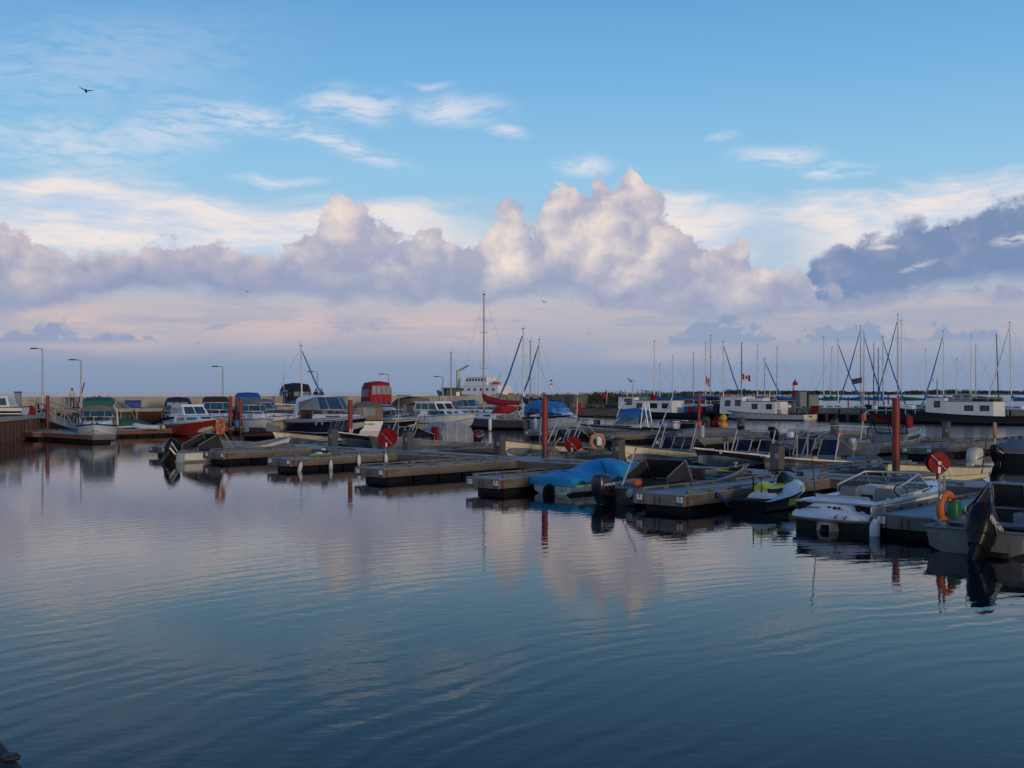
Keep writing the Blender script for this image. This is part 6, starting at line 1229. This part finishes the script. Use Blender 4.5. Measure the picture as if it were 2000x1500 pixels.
# ------------------------------------------------------------------ sailing yachts
YC = {'n': None, 'b': BLUEC, 'g': GREENC, 'd': NAVYC}
def yacht(label, px, top_py, Y, L=8.5, rz=None, mast=VWHT, cover=BLUEC, furl=0, hull=WHITE, lean=0., group='sailing yachts berthed behind the pier', detail=False, boom_dir=-1):
    h = CAM_H + (HOR - top_py) * Y / F_PX; rz = TH + math.pi / 2 if rz is None else rz
    b = thing('sailing_yacht', label, 'sailing yacht', AT(px, Y), rz, group)                 # origin at the mast
    x0 = -L * .56; H = Hull(L, L * .31, .85, 1.2, draft=.3, a=.35, p=1.9, rake=.9, cr=.8, zc=.2, e=1.8, stern=.72)
    def shift(o): o.location.x += x0
    hb_ = add_hull(b, H, hull, STEEL, [(.86, .93, NAVYC)] if not detail else [(.0, .34, ANTIF, 'bottom_paint')]); shift(hb_)
    for c in list(b.children):
        if c.name.startswith('gunwale'): shift(c)
    shift(add_deck(b, H, .0, .99, OFFW, .08))
    tk = house(b, ring4(L * .34, L * .72, L * .10, L * .06, .95, 1.1), ring4(L * .36, L * .66, L * .085, L * .05, 1.42), OFFW, 'cabin_trunk', [(2, .15, .45, .3, .7), (2, .55, .85, .3, .7), (0, .15, .45, .3, .7), (0, .55, .85, .3, .7)], GLASSD); shift(tk)
    MB().tube([(0, 0, .9), (lean * .5, 0, h * .5), (lean, 0, h)], [.085, .08, .055], 8).build('mast', mast, b, smooth=50)
    bl = L * .42
    MB().tube([(-.1, 0, 2.05), (-bl, 0, 2.2)], .06, 6).build('boom', VWHT, b)
    if cover:
        MB().loft([[(x, r * math.cos(a), z + r * 1.3 * math.sin(a)) for a in [2 * math.pi * k / 8 for k in range(8)]] for x, z, r in ((.02, 3.1, .06), (-.05, 2.7, .16), (-.35, 2.4, .24), (-bl * .5, 2.34, .19), (-bl, 2.28, .10))]).build('sail_cover', cover, b, smooth=60)
    for f in (.45, .72) if h > 9.5 else (.55,):
        MB().tube([(lean * f, -.55, h * f), (lean * f, .55, h * f)], .025, 5).build('spreader', mast, b)
    fx = L * .43
    for p, q in (((fx, 0, 1.2), (lean, 0, h * .97)), ((-L * .55, 0, .9), (lean, 0, h * .99)), ((-.05, L * .14, .95), (lean, .05, h * .95)), ((-.05, -L * .14, .95), (lean, -.05, h * .95))):
        MB().tube([p, q], .010, 4).build('stay', STEEL, b)
    if furl: MB().tube([(fx, 0, 1.5), (fx * .5 + lean * .5, 0, h * .5), (lean + .12, 0, h * .93)], [.10, .085, .05], 6).build('furled_jib', BLUEC if furl == 1 else OFFW, b)
    MB().rbox((lean, 0, h + .04), (.3, .12, .08), .4).build('masthead_light', DGREY, b)
    MB().tube([(lean - .1, 0, h), (lean - .12, 0, h + .45)], .015, 4).build('wind_vane', DGREY, b)
    if detail: add_rail_at(b, H, x0)
    return b
def add_rail_at(b, H, x0):
    r = add_rail(b, H, .02, .98, .5, 7, join=False, name='guard_rail'); r.location.x += x0
LBP = 'sailing yacht with plain pale mast behind the pier'
yl = [(1278, 667, 172, 0, BLUEC, VWHT, 'white masted yacht behind house of dark low fishing boat'), (1289, 713, 190, 0, None, VWHT, 'short pale masted yacht without boom cover near shrubs'), (1314, 697, 180, 0, BLUEC, VWHT, 'pale masted yacht behind ladder of dark low fishing boat'), (1354, 690, 185, 0, BLUEC, STEEL, 'grey masted yacht left of far red piling'), (1378, 670, 170, 0, NAVYC, VWHT, 'white masted yacht with navy cover beside faded flag'), (1388, 656, 176, 0, BLUEC, STEEL, 'taller grey masted yacht right of the faded flag'),
      (1413, 668, 168, -1, BLUEC, VWHT, 'sailing yacht with blue furled jib near canadian flag'), (1448, 671, 176, 0, BLUEC, DGREY, 'sailing yacht with dark mast above grey fishing boat'), (1479, 676, 180, 0, None, VWHT, 'white masted yacht without cover right of canadian flag'), (1493, 701, 172, -1, BLUEC, STEEL, 'short sailing yacht with blue furled jib by channel marker'), (1517, 680, 168, 0, BLUEC, STEEL, 'grey masted yacht behind deckhouse of grey fishing boat'),
      (1609, 658, 168, 0, BLUEC, VWHT, 'white masted yacht with blue cover right of steel cabinets'), (1621, 680, 176, 0, GREENC, VWHT, 'white leaning masted yacht with green cover by cabinets'), (1637, 665, 166, -1, GREENC, VWHT, 'sailing yacht with green cover and blue furled jib'), (1681, 637, 172, 1, GREENC, STEEL, 'tall sailing yacht with blue jib by black flag'), (1687, 650, 164, -1, BLUEC, STEEL, 'grey masted yacht with blue jib beside tall yacht'), (1706, 672, 182, 0, BLUEC, DGREY, 'sailing yacht with dark mast among crossed blue jibs'),
      (1715, 683, 190, 0, None, DGREY, 'short dark masted yacht among crossed blue jibs'), (1725, 658, 168, -1, BLUEC, STEEL, 'sailing yacht with blue jib crossing its neighbour'), (1753, 615, 172, 1, GREENC, STEEL, 'tallest sailing yacht with blue jib above thick piling'), (1761, 626, 166, 0, GREENC, VWHT, 'white masted yacht with green cover beside tallest yacht'), (1808, 683, 200, 0, BLUEC, VWHT, 'far white masted yacht left of radar mast'), (1843, 647, 165, 1, BLUEC, VWHT, 'white masted yacht with blue jib by radar mast'),
      (1868, 702, 205, 0, None, VWHT, 'shortest far yacht right of radar mast without cover'), (1896, 651, 176, 0, BLUEC, VWHT, 'white masted yacht over the roof hut of black fishing boat'), (1906, 676, 196, 0, BLUEC, STEEL, 'grey masted yacht over green nets of black fishing boat'), (1951, 654, 160, 0, None, BLACKP, 'sailing yacht with leaning black mast near frame edge'), (1976, 630, 158, 2, BLUEC, VWHT, 'tall white masted yacht with pale furled jib')]
for px, tp, Y, fl, cv, mm, lb in yl:
    rz = TH + math.pi / 2 + (math.pi if fl < 0 else 0) + random.uniform(-.12, .12)
    yacht(lb or LBP, px, tp, Y, random.uniform(7.5, 9.5), rz, mm, cv, 1 if abs(fl) == 1 else fl, lean={1951: .35, 1976: .3, 1621: -.3}.get(px, random.uniform(-.08, .08)))
# grey yacht with red sail cover, stern to the camera right
b = yacht('grey hulled sailing yacht with red sail cover and red dodger', 945, 576, 104.0, 9.4, TH + math.pi / 2 + .08, STEEL, None, 0, mat('hull_grey_yacht', (.13, .14, .16), .35), group='sailing yachts beside the timber dock', detail=True)
MB().loft([[(x, r * math.cos(a), z + r * 1.5 * math.sin(a)) for a in [2 * math.pi * k / 10 for k in range(10)]] for x, z, r in ((.15, 3.35, .08), (.05, 3.0, .18), (-.5, 2.62, .25), (-2.0, 2.42, .19), (-4.0, 2.38, .14), (-4.4, 2.42, .05))]).build('red_sail_cover', REDC, b, smooth=60)
add_canopy(b, [(-2.9, 1.5, 2.15, .95), (-2.3, 1.45, 2.25, 1.0), (-1.7, 1.4, 1.75, .9)], REDC, 'red_dodger'); MB().box(-4.5, -3.0, -1.0, 1.0, 1.05, 1.35).build('cockpit_coaming', TAN, b, bevel=.04); MB().torus((-4.9, .6, 1.45), .25, .06, 'x', 16, 6).build('horseshoe_buoy', VWHT, b, smooth=60)
scribble(b, (-5.32, 0, .78), (0, -1, 0), 1.0, .16, n=4)
yacht('white masted yacht with blue furled jib beyond timber dock', 1022, 643, 114., 8.6, TH + math.pi / 2 + .15, VWHT, NAVYC, 1, group='sailing yachts beside the timber dock')
yacht('short grey masted yacht with black cover beyond timber dock', 1036, 667, 122., 7.8, None, STEEL, BLACKC, 0, group='sailing yachts beside the timber dock')
yacht('pale masted yacht with long navy boom cover', 1053, 664, 118., 8.4, TH + math.pi / 2 - .1, VWHT, NAVYC, 1, group='sailing yachts beside the timber dock')
yacht('small yacht with thin mast in front of green shed', 881, 690, 128., 7.0, None, STEEL, None, 0, group='sailing yachts beside the timber dock')
yacht('small yacht with blue furled jib beside black enclosure', 590, 676, 113., 7.0, TH - math.pi / 2 + .9, VWHT, None, 1, lean=-.1, group='sailing yachts beside the timber dock')
# ------------------------------------------------------------------ ship beyond the quay
CREAMW = mat('crane_cream', (.62, .56, .42), .5)
b = thing('research_ship', 'white ship with blue hull and cream crane beyond quay', 'ship', AT(952, 268.), 2.5); L = 26.
H = Hull(L, 6.4, 2.6, 4.0, draft=1., a=.55, p=2.2, rake=2., cr=.9, zc=.4); add_hull(b, H, mat('hull_ship_blue', (.015, .12, .33), .4), WHITE, [(.92, .998, WHITE)]); b.location = Vector(AT(1008, 278.)) ; add_deck(b, H, 0, .99, STEEL, .1)
hs = house(b, ring4(3.5, 16.5, 2.9, 2.5, 2.4), ring4(3.6, 15.8, 2.8, 2.4, 5.0), WHITE, 'superstructure', [(2, .06 + q * .16, .12 + q * .16, .5, .75) for q in range(6)], GLASSD, roof=(.2, .12, WHITE))
house(b, ring4(7.5, 15.0, 2.3, 2.1, 5.13), ring4(7.6, 14.2, 2.2, 2.0, 7.1), WHITE, 'bridge', [(2, .04 + q * .14, .14 + q * .14, .5, .85) for q in range(7)] + [(1, .05 + q * .24, .25 + q * .24, .5, .85) for q in range(4)], GLASSD, roof=(.25, .12, WHITE))
MB().tube([(10.5, 0, 7.2), (10.5, 0, 13.0)], [.18, .08], 8).build('radar_mast', VWHT, b)
for z in (8.5, 9.8, 11.0): MB().box(10.2, 10.8, -1.1, 1.1, z, z + .12).build('mast_yard', VWHT, b)
MB().tube([(18.5, 0, 2.5), (18.5, 0, 9.0)], .55, 10).build('crane_pedestal', CREAMW, b, smooth=50); MB().tube([(18.5, 0, 8.8), (14.0, 1.2, 10.2)], .25, 8).build('crane_jib', CREAMW, b)
MB().tube([(6.5, 1.2, 5.2), (3.5, 1.4, 7.6)], .12, 6).build('derrick', VWHT, b); MB().rbox((5.0, 1.5, 5.6), (2.2, 1.0, .8), .5).build('lifeboat', ORNG, b, smooth=50)
for x in (4.5, 8.0, 12.5): MB().tube([(x, -1.2, 5.1), (x, -1.2, 8.2)], .06, 6).build('vent_post', VWHT, b)
o = thing('harbour_shed', 'small olive green shed at the end of quay', 'shed', AT(883, 141., 1.95), .35)
MB().box(-.95, .95, -.9, .9, 0, 1.75).build('walls', mat('shed_olive', (.06, .085, .05), .7, stretch=(6, 6, .3), bump=.3), o); MB().loft([[(-1.1, -1.05, 1.752), (1.1, -1.05, 1.752), (1.1, 1.05, 1.752), (-1.1, 1.05, 1.752)], [(-1.1, -1.05, 1.86), (1.1, -1.05, 1.86), (1.1, 1.05, 1.98), (-1.1, 1.05, 1.98)]]).build('roof', DGREY, o)
MB().box(.25, .70, -.92, -.902, .05, 1.45).build('door', OFFW, o)
# ------------------------------------------------------------------ breakwater, bushes, marker, far shore
rk = MB(); rnd = random.Random(11); ico = bmesh.new(); bmesh.ops.create_icosphere(ico, subdivisions=1, radius=1.); IV = [v.co.copy() for v in ico.verts]; IF = [tuple(v.index for v in f.verts) for f in ico.faces]; ico.free()
def blob_(mb, c, r, rn, q=.25): mb.add([(c[0] + p.x * r * rn.uniform(1 - q, 1 + q), c[1] + p.y * r * rn.uniform(1 - q, 1 + q), c[2] + p.z * r * .75 * rn.uniform(1 - q, 1 + q)) for p in IV], IF)
for i in range(1500):
    u_ = rnd.random(); px = 960 + 620 * u_; Y = 235 + 30 * u_; k_ = rnd.random(); top = 3.0 if px < 1270 else 2.7
    x_, y_, _ = AT(px, Y - 5 + 5 * k_); blob_(rk, (x_, y_, .1 + (top - .5) * k_ + rnd.uniform(-.1, .3)), rnd.uniform(.35, .75), rnd)
br = thing('breakwater', 'breakwater of pale sunlit boulders behind the fishing boats', 'breakwater', (0, 0, 0), 0)
rk.build('boulders', mat('boulder_limestone', (.36, .28, .17), .9, var=.35, scale=.6, bump=.3), br, kind='stuff')
p_ = [AT(950, 234.), AT(1590, 264.), AT(1590, 282.), AT(950, 254.)]
MB().loft([[(q[0], q[1], -1.) for q in p_], [(q[0], q[1], 2.3) for q in p_]]).build('core', mat('boulder_limestone', (.36, .28, .17), .9), br)
LEAF = mat('leaf_bush', (.050, .085, .028), .7, var=.45, scale=1.2); LEAFD = mat('leaf_far', (.030, .045, .030), .8, var=.4, scale=.1)
def leaves(mb, c, rx, ry, rz, n, sz, rn):
    for _ in range(n):
        d = Vector((rn.gauss(0, 1), rn.gauss(0, 1), rn.gauss(0, 1))).normalized() * rn.uniform(.45, 1.05) ; p = Vector((c[0] + d.x * rx, c[1] + d.y * ry, max(.1, c[2] + d.z * rz)))
        a = Vector((rn.gauss(0, 1), rn.gauss(0, 1), rn.gauss(0, 1))).normalized() * sz; e = a.cross(Vector((rn.gauss(0, 1), rn.gauss(0, 1), rn.gauss(0, 1)))).normalized() * sz * .6
        mb.add([p - a, p + e, p + a, p - e], [(0, 1, 2, 3)])
bushes = [(1125, 1.6), (1150, 2.2), (1172, 2.6), (1196, 3.0), (1215, 2.2), (1240, 1.6), (1268, 3.0), (1290, 2.4), (1308, 2.0), (1326, 2.7), (1345, 2.3), (1360, 2.6), (1390, 1.8), (1420, 1.6), (1450, 1.5), (1480, 1.6), (1515, 1.4), (1540, 1.2)]
for i, (px, r) in enumerate(bushes):
    Y = 228 + 24 * (px - 985) / 600.; x_, y_, _ = AT(px, Y)
    o = thing('shrub', 'green leafy shrub growing along the sunlit breakwater', 'shrub', (x_, y_, 0), 0, 'shrubs on the breakwater')
    mb = MB()
    for _ in range(7): a = (rnd.uniform(-r, r) * .8, rnd.uniform(-1, 1), 1.0 + rnd.uniform(.2, 1.1) * r * .62); leaves(mb, a, r * .55, r * .5, r * .42, 130, .17, rnd)
    mb.build('foliage', LEAF, o)
    sb = MB()
    for _ in range(4): sb.tube([(rnd.uniform(-.3, .3), 0, -.5), (rnd.uniform(-r, r) * .5, rnd.uniform(-.5, .5), 1 + r * .7)], [.08, .03], 5)
    sb.build('stem', POSTW, o)
o = thing('channel_marker', 'red and white banded light tower beyond the pier', 'light tower', AT(1553, 205.), 0)
for z0, z1, m_ in ((0, 1.6, CONCG), (1.6, 3.0, REDP), (3.0, 3.7, REDP), (3.7, 4.6, VWHT), (4.6, 5.2, REDP)): MB().lathe([(.62 - z0 * .035, z0 + .002), (.62 - z1 * .035, z1)], 14).build('tower_band', m_, o, smooth=40)
MB().lathe([(.2, 5.2), (.2, 5.5), (.05, 5.6)], 10).build('lantern', GLASSD, o); MB().tube([(0, 0, 5.55), (0, 0, 6.0)], .03, 5).build('spike', DGREY, o)
CABG = mat('cabinet_grey', (.16, .18, .20), .6)
for px, w_, h_, lb in ((1565, 1.1, 3.4, 'tall grey steel cabinet beside the light tower'), (1586, 1.5, 3.0, 'wide grey steel cabinet right of light tower')):
    x_, y_, _ = AT(px, 150.); o = thing('steel_cabinet', lb, 'cabinet', (x_, y_, 1.4), .3); MB().box(-w_ / 2, w_ / 2, -.5, .5, 0, h_ - 1.4).build('cabinet_body', CABG, o, bevel=.03); MB().box(-w_ / 2 + .1, w_ / 2 - .1, -.52, -.503, .1, h_ - 1.6).build('cabinet_door', CABG, o); MB().box(-w_ / 2 - .04, w_ / 2 + .04, -.54, .54, h_ - 1.398, h_ - 1.3).build('cabinet_lid', DGREY, o)
# far wooded shore across the lake
fs = MB(); rnd = random.Random(5)
for i in range(330):
    px = rnd.uniform(1330, 2120); Y = rnd.uniform(1450, 1750); x_, y_, _ = AT(px, Y); g_ = .5 + .5 * math.sin(px * .021) * math.sin(px * .0073 + 1)
    r = rnd.uniform(2.2, 4.2) * (.55 + .6 * g_) * (.6 if px < 1420 else 1.)
    for _ in range(3): leaves(fs, (x_ + rnd.uniform(-4, 4), y_, 1.2 + r * .7), r * 1.5, r, r * .75, 18, 1.1, rnd)
ft = fs.build('far_wood', LEAFD); ft['kind'] = 'stuff'; ft['label'] = 'distant wooded shore across the lake at right'; ft['category'] = 'wood'
struct(MB().add([AT(1300, 1440., .5), AT(2300, 1440., .5), AT(2300, 2500., 2.5), AT(1300, 2500., 2.5)], [(0, 1, 2, 3)]).build('far_shore', mat('far_ground', (.06, .065, .045), .9)))
# ------------------------------------------------------------------ birds
def gull(label, px, py, Y, span, bank, rz, group='gulls in the sky'):
    z = CAM_H + (HOR - py) * Y / F_PX; o = thing('gull', label, 'bird', AT(px, Y, z), rz, group); o.rotation_euler = (0, bank, rz); k = span / 2
    GUL = mat('gull_dark', (.05, .055, .07), .8)
    MB().loft([[(.05 * math.cos(a) * w_, y_, .05 * math.sin(a) * w_) for a in [2 * math.pi * q / 8 for q in range(8)]] for y_, w_ in ((-.3, .1), (-.2, .8), (0, 1.3), (.15, 1.), (.26, .7), (.33, .2))]).build('body', GUL, o, smooth=60)
    for sg in (1, -1):
        MB().loft([[(sg * x_ * k, c0, z_), (sg * x_ * k, c0 * .3 + c1 * .7, z_ + .012), (sg * x_ * k, c1, z_)] for x_, c0, c1, z_ in ((.04, .12, -.10, .02), (.35, .16, -.06, .20 * k), (.65, .08, -.10, .24 * k), (1., -.10, -.14, .30 * k))], False, False).build('wing', GUL, o, smooth=60)
    MB().add([(-.05, -.25, 0), (.05, -.25, 0), (.09, -.40, 0), (-.09, -.40, 0)], [(0, 1, 2, 3)]).build('tail', GUL, o)
gull('large gull with raised wings gliding in upper left sky', 168, 178, 60., .75, .15, .3)
for px, py, Y in ((483, 570, 130.), (1851, 446, 120.), (1150, 652, 150.), (1232, 745, 90.), (1063, 590, 140.)): gull('tiny distant gull flying in front of clouds', px, py, Y, .9, random.uniform(-.4, .4), random.uniform(-.5, .5), 'distant gulls')
